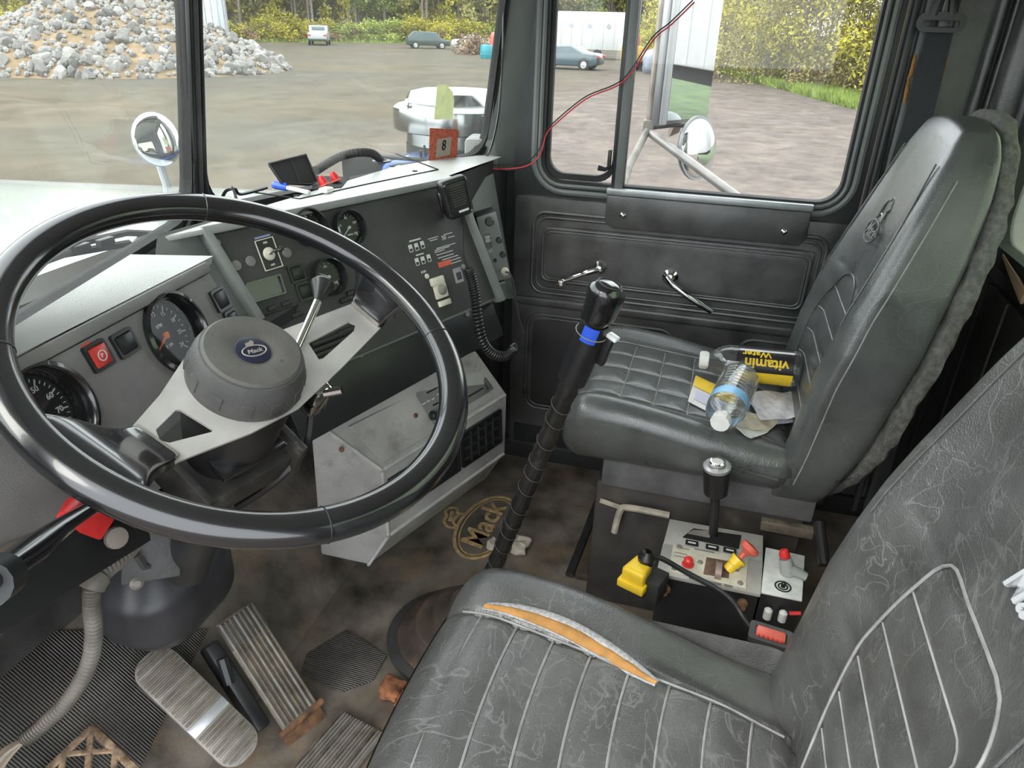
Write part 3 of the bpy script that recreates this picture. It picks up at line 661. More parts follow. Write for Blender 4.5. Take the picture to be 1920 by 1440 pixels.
# wooded slope rising behind the trees
def slope(u, v):
    p = edge(-.12 + 1.24 * u); o_ = (p - Vector((0, 0, G))).normalized(); q = p + o_ * (34 + 30 * v)
    return Vector((q.x, q.y, G + 20 * v + 1.8 * noise.noise(Vector((u * 60, v * 9, 0))) + 1.0 * noise.noise(Vector((u * 200, v * 30, 3)))))
tag(struct(MB().grid(slope, 160, 20).build('hillside', mat('wooded_hillside', (.10, .10, .043), .95, var=.45, vscale=.6, detail=9, col2=(.12, .095, .062), c2amt=.45, c2scale=.35, bump=.8, bscale=2), smooth=0)), 'wooded slope behind the trees')

# ------------------------------------------------------------ rubble heap
PC = Vector((31.9, 30.7, G)); PR = 8.7; PH = 4.1
def heap(x, y):
    d = math.hypot((x - PC.x) / 1.0, (y - PC.y) / 1.0) / PR
    h = PH * max(0., 1 - d) ** .92
    return h + .35 * noise.noise(Vector((x * .5, y * .5, 0))) * sstep(0, .5, h)
sand = MB().grid(lambda u, v: (lambda x, y: Vector((x, y, G - .05 + heap(x, y))))(PC.x + PR * 1.05 * (2 * u - 1), PC.y + PR * 1.05 * (2 * v - 1)), 70, 70).build('sand_heap', mat('tan_sandy_dirt', (.19, .135, .075), .95, var=.3, vscale=1.5, bump=.6, bscale=8), smooth=60)
tag(sand, 'mound of tan sandy dirt under the broken stones', 'dirt heap')
ROCK = randcol(mat('broken_grey_stone', (.185, .18, .17), .9, var=.22, vscale=2.5, bump=.5, bscale=12), .45, 1.35)
RM = []
for s in range(7):
    rr = random.Random(40 + s); bm = bmesh.new(); bmesh.ops.create_icosphere(bm, subdivisions=2, radius=1)
    pl3 = [(Vector((rr.gauss(0, 1), rr.gauss(0, 1), rr.gauss(0, 1))).normalized(), rr.uniform(.45, .8)) for _ in range(9)]
    for v in bm.verts:
        for nn, dd in pl3:
            e = v.co.dot(nn) - dd
            if e > 0: v.co -= nn * e
        v.co = Vector((v.co.x * 1.25, v.co.y, v.co.z * .85))
    me = bpy.data.meshes.new('stone'); bm.to_mesh(me); bm.free(); me.materials.append(ROCK); RM.append(me)
view = (Vector((EYE.x, EYE.y, 0)) - Vector((PC.x, PC.y, 0))).normalized(); side = Vector((-view.y, view.x, 0))
rk = random.Random(21); placed = 0
while placed < 290:
    a = rk.uniform(-1.45, 1.45); d = (rk.random() ** .55) * PR * .99
    if rk.random() < .35: d = PR * rk.uniform(.74, 1.0)
    dirv = view * math.cos(a) + side * math.sin(a); x = PC.x + dirv.x * d; y = PC.y + dirv.y * d
    dens = noise.noise(Vector((x * .33, y * .33, 4.2)))
    if dens < -.12 and d < PR * .78 and rk.random() < .8: continue
    s = rk.uniform(.15, .33) * (1.12 if d > PR * .7 else 1.0)
    o = link('stone', RM[rk.randrange(7)]); o.location = (x, y, G + heap(x, y) + s * .12); o.scale = (s, s, s); o.rotation_euler = (rk.uniform(0, 6), rk.uniform(0, 6), rk.uniform(0, 6))
    tag(o, ('broken grey stone along the foot of the rubble heap' if d > PR * .74 else 'broken grey stone high on the crest of the rubble heap' if d < PR * .3 else 'broken grey stone half way up the sandy rubble heap'), 'stone', 'broken stones on the rubble heap'); placed += 1
small = MB(); 
for i in range(1500):
    a = rk.uniform(-1.5, 1.5); d = (rk.random() ** .5) * PR; dirv = view * math.cos(a) + side * math.sin(a); x = PC.x + dirv.x * d; y = PC.y + dirv.y * d; s = rk.uniform(.06, .15)
    t = bmesh.new(); bmesh.ops.create_icosphere(t, subdivisions=1, radius=s)
    for v in t.verts: v.co *= rk.uniform(.7, 1.25)
    small._add(t, T(x, y, G + heap(x, y) + s * .2))
tag(small.build('loose_rubble', ROCK, smooth=0), 'small loose rubble scattered over the sandy heap', 'rubble', kind='stuff')

# ------------------------------------------------------------ parked vehicles and clutter
TYRE = mat('tyre_rubber', (.02, .02, .02), .8); RIM = mat('silver_wheel', (.45, .45, .46), .35, .7); GLS = mat('dark_car_glass', (.10, .14, .15), .1, var=.1); LMP = mat('red_tail_lamp', (.5, .04, .04), .3)
def vehicle(name, label, paint, prof, glassp, L, Wd, loc, rz, axles, wr_=.33, bed=None, lamps=None):
    """prof: side outline (x along the car, z up); glassp: list of window outlines"""
    o = thing(name, label, 'car', T(*loc) @ RZ(rz))
    sd = Matrix(((1, 0, 0, 0), (0, 0, 1, 0), (0, 1, 0, 0), (0, 0, 0, 1)))
    part('body', MB().prism(prof, -Wd / 2, Wd / 2, sd, .09, 3), paint, o, smooth=40)
    for gp in glassp:
        for s in (-1, 1): part('side_window', MB().prism(gp, s * Wd / 2 - .012 * s, s * (Wd / 2 + .012), sd, 0), GLS, o, smooth=0)
    for ax in axles:
        for s in (-1, 1):
            wM = T(ax, s * (Wd / 2 - .08), wr_) @ RX(-s * math.pi / 2)
            w = part('wheel', MB().lathe([(wr_ * .62, .12), (wr_, .10), (wr_, -.08), (wr_ * .62, -.10)], 24, wM, True), TYRE, o)
            part('rim', MB().lathe([(0, .10), (wr_ * .2, .11), (wr_ * .55, .09), (wr_ * .66, .118), (wr_ * .66, -.06), (0, -.06)], 20, wM), RIM, w)
            part('wheel_arch', MB().lathe([(wr_ * 1.05, .06), (wr_ * 1.18, .06), (wr_ * 1.18, .092), (wr_ * 1.05, .092)], 24, wM, True), MV['black_matt'], o)
    if lamps:
        for s in (-1, 1): part('tail_lamp', MB().box((lamps[0], s * (Wd / 2 - .16), lamps[1]), (.08, .30, .16), bev=.02), LMP, o)
    return o
SED = [(-2.25, .30), (-2.28, .62), (-2.15, .78), (-1.35, .90), (-.55, 1.38), (.45, 1.42), (1.30, 1.02), (2.05, .96), (2.22, .82), (2.22, .36), (1.9, .22), (-1.9, .22)]
sg = [[(-1.05, .95), (-.50, 1.30), (-.08, 1.33), (-.08, .97)], [(.0, .97), (.0, 1.33), (.42, 1.34), (1.02, 1.02)]]
p = at(1109, 131, 'z', G)
vehicle('sedan', 'blue grey sedan parked in front of the white trailer', mat('blue_grey_paint', (.045, .075, .09), .25, var=.08, coat=.5), SED, sg, 4.5, 1.75, (p.x, p.y + 1.6, G), R(-96), (-1.38, 1.35), lamps=(2.21, .80))
PCK = [(-2.6, .45), (-2.62, .95), (-2.45, 1.05), (-1.35, 1.15), (-.85, 1.80), (.55, 1.84), (.75, 1.20), (2.65, 1.16), (2.68, .55), (2.4, .42), (-2.3, .42)]
p = at(600, 84, 'z', G)
pk = vehicle('pickup_truck', 'silver pickup truck parked at the edge of the wood', mat('silver_paint', (.30, .32, .33), .3, var=.05, coat=.4), PCK, [[(-.95, 1.22), (-.65, 1.70), (-.2, 1.72), (-.2, 1.22)], [(-.1, 1.22), (-.1, 1.72), (.42, 1.72), (.55, 1.22)]], 5.3, 1.9, (p.x, p.y, G), R(205), (-1.7, 1.7), .40, lamps=(2.66, .95))
part('rear_window', MB().box((.68, 0, 1.52), (.04, 1.3, .40), RY(R(0)), .02), GLS, pk)
part('bumper', MB().box((2.72, 0, .52), (.16, 1.8, .20), bev=.03), MV['dark_metal'], pk)
p = at(802, 91, 'z', G)
vehicle('suv', 'dark green car half hidden in shrubs at the wood edge', mat('dark_green_paint', (.035, .055, .05), .25, var=.1, coat=.4), [(-2.2, .3), (-2.2, .8), (-1.3, .95), (-.8, 1.55), (1.5, 1.6), (2.1, 1.1), (2.2, .8), (2.2, .3)], [[(-.85, 1.0), (-.6, 1.45), (.3, 1.48), (.3, 1.0)], [(.4, 1.0), (.4, 1.48), (1.35, 1.48), (1.7, 1.05)]], 4.4, 1.8, (p.x, p.y, G), R(120), (-1.35, 1.35))
p = at(893, 96, 'z', G)
vehicle('white_car', 'white car behind the brush pile beside the windshield pillar', mat('white_car_paint', (.36, .37, .37), .3, var=.05, coat=.4), SED, sg, 4.5, 1.75, (p.x + 2, p.y + 1, G), R(110), (-1.38, 1.35))
p = at(895, 100, 'z', G)
bp_ = tag(MB().build('brush_pile', LEAF[3]) if False else link('brush_pile', leaf_mesh('brush', 1500, crown(1.3, 3.6, .1, 14, 77), .16, 77)), 'low brown brush pile beside the teal barrel', 'brush pile', kind='stuff')
bp_.data.materials.append(mat('dead_brush', (.20, .14, .09), .9, var=.3)); bp_.location = (p.x - 2, p.y - .5, G)
p = at(912, 110, 'z', G)
ba = thing('barrel', 'teal plastic barrel beside the brush pile', 'barrel', T(p.x, p.y, G))
part('barrel_body', MB().lathe([(0, 0), (.42, 0), (.47, .12), (.50, .45), (.47, .9), (.42, 1.0), (0, 1.02)], 20), mat('teal_plastic', (.02, .22, .27), .4), ba)
part('barrel_hoop', MB().lathe([(.50, .30), (.52, .32), (.50, .34)], 20), mat('teal_hoop', (.02, .33, .40), .4), ba)
tag(MB().prism([(-.4, 0), (.4, 0), (.5, 1.2), (.2, 1.9), (-.3, 1.6)], -.3, .3, T(p.x + 4, p.y + .6, G) @ RX(math.pi / 2), .08).build('red_machine', mat('red_machine_paint', (.5, .08, .06), .5)), 'small red machine beside the windshield pillar behind the barrel', 'machine')
# white box trailer behind the sedan
p = at(1098, 112, 'z', G)
tl = thing('box_trailer', 'white enclosed trailer behind the blue grey sedan', 'trailer', T(p.x + 3, p.y - .3, G) @ RZ(R(-100)))
part('trailer_box', MB().box((0, 0, 2.15), (6.6, 2.3, 2.9), bev=.08), mat('trailer_white', (.40, .41, .41), .4, var=.06), tl)
for k in range(7): part('side_rib', MB().box((-2.9 + k * .96, -1.17, 2.15), (.07, .04, 2.7), bev=.01), bpy.data.materials['trailer_white'], tl)
for k in range(3): part('side_decal', MB().prism([(-.22, 0), (.05, -.18), (.22, .02), (.08, .22), (-.1, .2)], 0, .02, T(-2.0 + 1.7 * k, -1.17, 2.5) @ RX(math.pi / 2)), mat('dark_decal', (.25, .26, .30), .5), tl)
for x in (-.5, .5): part('wheel', MB().lathe([(0, .1), (.3, .12), (.38, .1), (.38, -.1), (0, -.1)], 20, T(x, -1.05, .38) @ RX(math.pi / 2)), TYRE, tl)
# clutter behind the mirror post
p = at(1215, 138, 'z', G)
tarp = tag(MB().rbox((2.2, 1.6, 1.5), .5, (12, 12, 10), lambda q: q * (1 + .18 * noise.noise(q * 1.6))).build('tarped_heap', mat('grey_blue_tarp', (.20, .23, .27), .6, var=.25, vscale=2)), 'grey blue tarp covered heap behind the mirror upright', 'heap')
tarp.location = (p.x, p.y - .6, G + .62); tarp.rotation_euler = (0, 0, .6)
ym = thing('yellow_loader', 'small yellow loader with red hood behind the tarped heap', 'loader', T(p.x + 2.5, p.y + 1.4, G) @ RZ(.5))
part('loader_body', MB().box((0, 0, 1.0), (1.5, 1.1, .9), bev=.12), mat('loader_yellow', (.38, .22, .02), .5), ym)
part('loader_hood', MB().box((.1, .1, 1.8), (.9, .9, .7), bev=.12), mat('loader_red', (.42, .10, .09), .5), ym)
for x in (-.5, .5): part('wheel', MB().lathe([(0, .1), (.3, .12), (.42, .1), (.42, -.1), (0, -.1)], 18, T(x, -.55, .42) @ RX(math.pi / 2)), TYRE, ym)
# pale corrugated container behind the heap, right at the divider post
p = at(398, 62, 'z', G)
ct = thing('silo', 'pale ribbed metal silo behind the rubble heap', 'silo', T(p.x * .55, p.y * .55, G))
part('silo_shell', MB().lathe([(1.05, 0), (1.05, 8), (.2, 9.4)], 28), mat('pale_galvanised', (.36, .38, .40), .4, .3), ct)
for k in range(12):
    a = 2 * math.pi * k / 12; part('silo_rib', MB().box((1.07 * math.cos(a), 1.07 * math.sin(a), 4), (.06, .06, 8)), mat('silo_rib_grey', (.28, .30, .31), .4) if k == 0 else bpy.data.materials['silo_rib_grey'], ct)
# white trailer standing behind, seen only in the mirrors
wt = thing('white_semi_trailer', 'long white semi trailer standing behind the cab, seen in the tall mirror', 'trailer', T(TRAIL.x, TRAIL.y, G) @ RZ(R(90)))
part('trailer_box', MB().box((-3.0, -1.3, 3.55), (14, 2.5, 3.4), bev=.05), bpy.data.materials['trailer_white'], wt)
for k in range(15): part('side_post', MB().box((-9.6 + k * .95, -.04, 3.55), (.05, .03, 3.3)), bpy.data.materials['trailer_white'], wt)
part('chassis', MB().box((-3.0, -1.3, 1.68), (13.4, 1.6, .30)), MV['black_matt'], wt)
for x in (-8.5, -7.2): part('wheel', MB().lathe([(0, .12), (.3, .14), (.5, .12), (.5, -.12), (0, -.12)], 20, T(x, -.25, .5) @ RX(math.pi / 2)), TYRE, wt)

# ============================================================ DASHBOARD
def h_(d): return Vector((d[1], -d[0], 0)) if -d[0] < 0 else Vector((-d[1], d[0], 0))
AL = R(20)
F1 = Frame((-.586, .681, .970), (.995, .096, 0), (-.0328, .340, .940))      # driver gauge panel
F2 = Frame((-.149, .768, 1.000), (.927, -.375, 0), (.128, .317, .940))      # centre panel, turned to the driver
def ws_y(x): return .880 - .30 * abs(x)
dash = thing('dashboard', 'grey truck dashboard with gauge shelf and centre panel turned to the driver', 'dashboard')
def shelf(u, v):
    a = F1.P(-.34 + .735 * u, .004, .004); bx_0 = F1.P(-.34, 0, 0).x; bx_1 = at(266, 486, 'z', .995).x; xb = bx_0 + (bx_1 - bx_0) * u
    b = Vector((xb, ws_y(xb) - .022, 1.000)); return a.lerp(b, v)
part('gauge_shelf', MB().grid(shelf, 16, 6, None, -.014), MV['dash_top'], dash, smooth=50)
part('shelf_lip', MB().prism([(-.34, -.014), (.372, -.014), (.372, .002), (-.34, .002)], -.012, .008, F1.M, .003), MV['dash_panel'], dash)
BG, TG = (.020, -.066), (.252, -.064)
holes = [circ(BG[0], BG[1], .056, 40), circ(TG[0], TG[1], .056, 40)]
part('gauge_panel', MB().prism([(-.34, -.016), (.372, -.016), (.40, -.150), (.02, -.172), (-.34, -.172)], -.006, 0, F1.M, 0, 2, holes), MV['dash_panel'], dash, smooth=0)
part('panel_backing', MB().prism([(-.34, -.02), (.36, -.02), (.38, -.150), (-.34, -.165)], -.05, -.045, F1.M), MV['void'], dash, smooth=0)
part('panel_bottom_lip', MB().prism([(-.34, -.182), (.10, -.182), (.10, -.168), (-.34, -.168)], -.02, .010, F1.M, .004), MV['dash_grey'], dash)
part('under_panel', MB().prism([(-.36, -.17), (.30, -.17), (.30, -.26), (-.36, -.26)], -.115, -.10, F1.M), MV['dash_panel'], dash, smooth=0)
def gauge(name, label, F_, c, r, depth, nums, size, needle, a0=225, a1=-45, parent=dash, txt=(), ticks=41, ncol=None, rot=0, off=0.0):
    F_ = Frame(F_.P(0, 0, off), F_.u, F_.v)
    g = part(name, MB().lathe([(r * 1.10, .003 - off - .002), (r * 1.10, .007), (r * 1.0, .009), (r * .93, .004), (r * .90, -depth)], 48, F_.M @ T(c[0], c[1])), MV['black_gloss'], parent, label)
    part('dial', MB().lathe([(0, -depth), (r * .92, -depth)], 40, F_.M @ T(c[0], c[1])), mat('gauge_dial', (.012, .012, .012), .6) if 'gauge_dial' not in bpy.data.materials else bpy.data.materials['gauge_dial'], g)
    tk = MB(); nn = MB()
    for k in range(ticks):
        a = R(a0 + (a1 - a0) * k / (ticks - 1) + rot); big = k % max(1, (ticks - 1) // max(1, len(nums) - 1)) == 0
        L = r * (.13 if big else .07); rr = r * .82 - L / 2
        tk.box((0, 0, 0), (L, r * (.030 if big else .016), .0006), F_.M @ T(c[0] + rr * math.cos(a), c[1] + rr * math.sin(a), -depth + .0008) @ RZ(a))
    part('tick_marks', tk, MV['print'], g, smooth=0)
    for k, s in enumerate(nums):
        a = R(a0 + (a1 - a0) * k / max(1, len(nums) - 1) + rot); nn.text(s, size, F_.M @ T(c[0] + r * .60 * math.cos(a), c[1] + r * .60 * math.sin(a), -depth + .001) @ RZ(R(rot)), .0003, .00012)
    for s, dy, sz in txt:
        if s == '-': nn.box((0, 0, 0), (sz * 2.2, sz * .45, .0005), F_.M @ T(c[0], c[1], -depth + .001) @ RZ(R(rot)) @ T(0, dy * r, 0)); continue
        nn.text(s, sz, F_.M @ T(c[0], c[1], -depth + .001) @ RZ(R(rot)) @ T(0, dy * r, 0), .0003, .0001)
    part('numerals', nn, MV['print'], g, smooth=0)
    a = R(needle); 
    part('needle', MB().prism([(-r * .12, -r * .035), (r * .72, -r * .012), (r * .72, r * .012), (-r * .12, r * .035)], 0, .001, F_.M @ T(c[0], c[1], -depth + .004) @ RZ(a)).lathe([(r * .09, 0), (r * .09, .004), (0, .005)], 16, F_.M @ T(c[0], c[1], -depth + .002)), ncol or MV['print'], g, smooth=0)
    part('lens', MB().lathe([(0, -.004), (r * .9, -.004)], 32, F_.M @ T(c[0], c[1])), MV['lens'], g)
    return g
gauge('speedometer', 'speedometer with white numerals', F1, BG, .053, .022, ['0', '10', '20', '30', '40', '50', '60', '70', '80'], .0098, 232, txt=(('MPH', .30, .007), ('0 7 3 4 2 1', -.30, .008)), ticks=33, rot=0)
gauge('tachometer', 'tachometer with orange needle', F1, TG, .053, .022, ['0', '3', '6', '9', '12', '15', '18', '21', '24'], .0085, 205, txt=(('RPM', .28, .007), ('X 100', -.28, .006)), ticks=25, ncol=MV['orange'])
def rocker(name, F_, uv_, w, h, mat_, parent=dash, label=None, rot=0, sym=None):
    M = F_.M @ T(uv_[0], uv_[1]) @ RZ(R(rot))
    b = part(name, MB().ring(rrect(-w / 2 - .004, w / 2 + .004, -h / 2 - .004, h / 2 + .004, .003, 3), rrect(-w / 2, w / 2, -h / 2, h / 2, .002, 3), -.002, .005, M), MV['black'], parent, label)
    part('switch_face', MB().box((0, 0, .003), (w - .001, h - .001, .009), M @ RX(R(5)), .002), mat_, b)
    if sym: part('switch_symbol', MB().lathe([(.0055, 0), (.0068, 0), (.0068, .0006), (.0055, .0006)], 20, M @ RX(R(5)) @ T(0, 0, .008), True).text('P', .007, M @ RX(R(5)) @ T(0, 0, .008), .0004), MV['print_red'] if sym == 1 else MV['print'], b)
    return b
rocker('rocker_switch', F1, F1.uv(182, 668), .026, .026, MV['red_lens'], label='red lit parking brake switch', sym=2)
rocker('rocker_switch', F1, F1.uv(232, 644), .028, .024, MV['black'])
rocker('rocker_switch', F1, F1.uv(411, 562), .026, .026, MV['black'])
rocker('rocker_switch', F1, F1.uv(433, 598), .022, .020, MV['black'])
part('print_mark', MB().box((0, 0, 0), (.014, .003, .0006), F1.M @ T(F1.uv(160, 646).x, F1.uv(160, 646).y, .0006)), MV['print_red'], dash)
# ---- centre binnacle body
A = Vector((-.149, .768, 1.0)); B = Vector((.397, .547, 1.0))
D = Vector((-.215, .785, 1.0)); C_ = Vector((.47, ws_y(.47) - .025, 1.0))
A2 = F2.P(.075, -.285, -.012); B2 = F2.P(.628, -.280, -.012)
def poly(mb, loops):
    t = bmesh.new(); cache = {}
    for lp in loops:
        vs_ = []
        for p in lp:
            k = tuple(round(q, 6) for q in p)
            if k not in cache: cache[k] = t.verts.new(p)
            vs_.append(cache[k])
        t.faces.new(vs_)
    bmesh.ops.recalc_face_normals(t, faces=t.faces[:]); return mb._add(t)
D2 = Vector((-.262, .772, .955)); C2 = Vector((C_.x + .1, C_.y - .02, .74)); A_ = F2.P(0, -.004, -.012); B_ = F2.P(.588, -.004, -.012)
Dt = D + Vector((-.006, 0, .008)); Ct = C_ - Vector((0, 0, .004))
part('centre_body', poly(MB(), [(A_, A2, B2, B_), (A_, Dt, D2, A2), (B_, B2, C2, Ct), (Dt, Ct, C2, D2), (A2, D2, C2, B2)]), MV['dash_grey'], dash, smooth=0)
# top cover slab with its recessed lid
def flat(pts, z0, z1, mb=None, bev=0): return (mb or MB()).prism([(p.x, p.y) for p in pts], z0, z1, None, bev)
lipA = F2.P(-.004, 0, .012); lipB = F2.P(.592, 0, .012)
part('centre_top', flat([lipA, lipB, C_ + Vector((.012, 0, 0)), D], .994, 1.003, None, .002), MV['dash_top'], dash, smooth=30)
part('front_lip', MB().prism([(-.002, -.012), (.592, -.010), (.592, .003), (-.002, .003)], .0, .012, F2.M, .003), MV['dash_grey'], dash)
lid = [at(*q, 'z', 1.004) for q in ((470, 372), (560, 372), (800, 318), (742, 290), (560, 340))]
part('lid_seam', MB().tube([at(562, 373, 'z', 1.0035), at(690, 345, 'z', 1.0035), at(822, 318, 'z', 1.0035)], .0016, 5).tube([at(822, 318, 'z', 1.0035), at(742, 288, 'z', 1.0035)], .0016, 5).tube([at(562, 373, 'z', 1.0035), at(466, 359, 'z', 1.0035)], .0014, 5), MV['void'], dash)
for q in ((488, 357), (556, 367), (735, 312), (778, 321)):
    part('lid_hole', MB().lathe([(.006, 0), (.006, .0012), (0, .0012)], 14, T(*at(*q, 'z', 1.0032))), MV['void'], dash)
cp = [at(*q, 'z', 1.0035) for q in ((588, 330), (655, 333), (640, 352), (585, 356))]
part('open_compartment', flat(cp, 1.003, 1.0046), MV['void'], dash, smooth=0)
# panel face
part('instrument_panel', MB().prism([(.010, -.012), (.578, -.010), (.622, -.272), (.080, -.280)], -.004, .002, F2.M, .001), MV['dash_black'], dash, smooth=0)
part('left_edge_trim', MB().prism([(-.004, .0), (.013, -.008), (.084, -.285), (.066, -.285)], -.012, .014, F2.M, .004), MV['dash_grey'], dash)
part('right_edge_trim', MB().prism([(.576, -.006), (.592, -.004), (.642, -.285), (.622, -.285)], -.012, .014, F2.M, .004), MV['dash_grey'], dash)
part('lower_panel', MB().prism([(.05, -.276), (.628, -.272), (.640, -.365), (.06, -.395)], -.034, -.018, F2.M, .003), MV['black'], dash)
for q in ((845, 577), (876, 589), (740, 635), (676, 665), (770, 620)):
    u = F2.uv(*q, -.018); part('panel_screw', MB().lathe([(.006, 0), (.0055, .003), (0, .0045)], 12, F2.M @ T(u.x, u.y, -.018)), MV['alu_dull'], dash)
for q in ((407, 455), (868, 500), (800, 518)):
    u = F2.uv(*q, .002); part('panel_screw', MB().lathe([(.0055, 0), (.005, .0025), (0, .0035)], 12, F2.M @ T(u.x, u.y, .002)), MV['offwhite'] if q[0] == 800 else MV['alu_dull'], dash)
c = F2.uv(650, 428); gauge('air_gauge', 'small round pressure gauge with white numerals', F2, (c.x, c.y), .030, .007, ['0', '60', '90', '120', '150'], .0062, 215, txt=(('PSI', -.05, .0055), ('-', -.42, .0055)), ticks=17, off=.011)
c = F2.uv(575, 428); gauge('fuel_gauge', 'small round gauge half hidden by the wheel rim', F2, (c.x, c.y), .030, .007, ['E', '1/2', 'F'], .0062, 130, txt=(('-', -.4, .0055),), ticks=9, off=.011)
c = F2.uv(612, 520); gauge('temperature_gauge', 'small round gauge with bright green mark', F2, (c.x, c.y), .031, .007, ['100', '180', '240'], .0058, 150, txt=(('-', -.35, .0055),), ticks=13, off=.011)
# toggle plate
c = F2.uv(504, 476, .003); M = F2.M @ T(c.x, c.y, .003) @ RZ(R(2))
tp = part('toggle_switch', MB().ring(rrect(-.018, .018, -.026, .026, .001, 2), rrect(-.0165, .0165, -.0245, .0245, .001, 2), 0, .0014, M).lathe([(.011, 0), (.011, .002), (.007, .004), (0, .004)], 20, M), MV['offwhite'], dash, 'toggle switch on a white framed plate')
part('toggle_plate', MB().box((0, 0, -.0002), (.033, .049, .0012), M), MV['black'], tp)
part('toggle_lever', MB().tube([M @ Vector((0, 0, .003)), M @ Vector((.006, .002, .016)), M @ Vector((.012, .003, .026))], [.003, .0032, .0048], 10), MV['chrome'], tp)
part('toggle_print', MB().text('ON', .005, M @ T(0, .019, .001)).text('OFF', .005, M @ T(0, -.019, .001)), MV['print'], tp)
part('toggle_label', MB().box((0, .0295, -.0004), (.030, .0035, .0006), M), mat('faded_blue_print', (.25, .28, .42), .6), tp)
# display, buttons, switches
c = F2.uv(497, 541, .002); part('display_window', MB().ring(rrect(-.034, .034, -.017, .017, .002, 2), rrect(-.031, .031, -.014, .014, .002, 2), 0, .005, F2.M @ T(c.x, c.y, .002)).box((0, 0, .0), (.062, .028, .002), F2.M @ T(c.x, c.y, .002)), MV['black_gloss'], dash, 'dark display window')
for q in ((556, 512), (571, 546)): rocker('square_button', F2, F2.uv(*q, .002), .024, .024, MV['black'])
for q, w in (((510, 577), .018), ((536, 569), .018), ((526, 600), .02), ((556, 590), .022), ((648, 562), .026), ((660, 548), .026), ((612, 610), .03), ((640, 600), .03)):
    c = F2.uv(*q, .002); b = part('indicator_lamp', MB().box((0, 0, .001), (w, .009, .005), F2.M @ T(c.x, c.y, .002), .001), MV['black'], dash); part('lamp_mark', MB().prism([(-.003, -.002), (.003, -.002), (0, .003)], .0044, .0052, F2.M @ T(c.x, c.y, .0)), MV['print'], b)
for k, (q, w, h) in enumerate((((625, 632), .10, .010), ((620, 646), .10, .010), ((612, 660), .10, .010), ((652, 618), .05, .008))):
    c = F2.uv(*q, .002); part('vent_slat', MB().box((0, 0, .002), (w, h, .006), F2.M @ T(c.x, c.y, .002), .002), MV['black'], dash)
for q in ((443, 498), (470, 490), (538, 474)):
    c = F2.uv(*q, .002); part('blank_plug', MB().lathe([(.009, 0), (.008, .002), (0, .003)], 18, F2.M @ T(c.x, c.y, .002)), MV['dash_panel'], dash)
# placard print on the panel
pm = lambda x, y, d=.0024: F2.M @ T(*F2.uv(x, y, .0022).to_2d(), d)
pc = MB()
for k, (x, y) in enumerate(((770, 466), (781, 463), (792, 459), (782, 491), (793, 488), (804, 484))):
    pc.ring(rrect(-.0052, .0052, -.0075, .0075, .0012, 2), rrect(-.0042, .0042, -.0062, -.0005, .0006, 2), 0, .0004, pm(x, y)); pc.text('123456'[k], .006, pm(x, y) @ T(0, .0035, 0), .0003)
pc.box((0, 0, 0), (.032, .0030, .0004), pm(778, 450)).box((0, 0, 0), (.022, .0026, .0004), pm(787, 477)).text('K2M', .007, pm(794, 510))
for k, (x, y, w) in enumerate(((812, 446, .030), (813, 450, .022), (840, 438, .026), (846, 444, .02), (836, 461, .058), (829, 466, .045), (824, 471, .03), (834, 474, .05), (836, 480, .048), (844, 483, .05), (850, 487, .045), (856, 491, .03))):
    pc.box((0, 0, 0), (w, .0016, .0004), pm(x, y))
pc.text('50', .013, pm(832, 446))
part('placard_print', pc, MV['print'], dash, smooth=0)
part('warning_print', MB().box((0, 0, 0), (.040, .011, .0004), pm(834, 494)), MV['print_red'], dash, smooth=0)
part('grey_label', MB().ring(rrect(-.013, .013, -.016, .016, .002, 2), rrect(-.006, .010, -.010, .006, .001, 2), 0, .0004, pm(859, 516)), mat('grey_label', (.30, .29, .31), .6), dash, smooth=0)
c = F2.uv(821, 541, .002); M = F2.M @ T(c.x, c.y, .002)
wk = part('valve_knob', MB().box((0, .016, .004), (.036, .016, .010), M, .002).box((.003, -.006, .003), (.034, .030, .008), M, .002).box((.005, -.032, .003), (.034, .012, .008), M, .002), MV['offwhite'], dash, 'cream valve knob')
part('knob_slot', MB().lathe([(.011, 0), (.011, .005), (.006, .008), (0, .008)], 20, M @ T(.003, -.004, .006)), MV['alu_dull'], wk)
# ---- grey recess to the right of the centre panel
rt = thing('dash_end_trim', 'grey sheet metal end trim between centre panel and door pillar', 'trim')
q0, q1, q2, q3 = at(868, 352, 'x', .66), at(925, 325, 'x', .84), at(965, 560, 'x', .84), at(940, 560, 'x', .68)
part('trim_sheet', poly(MB(), [(q0, q1, q2, q3)]), MV['dash_grey'], rt, smooth=0)
part('trim_ledge', poly(MB(), [(Vector((.48, .60, .985)), Vector((.86, .58, .975)), Vector((.86, .66, .98)), Vector((.48, .74, .995)))]), MV['dash_top'], rt, smooth=0)
part('trim_face', poly(MB(), [(Vector((.47, .62, .97)), Vector((.85, .60, .965)), Vector((.85, .60, .30)), Vector((.70, .64, .30)))]), MV['dash_black'], rt, smooth=0)
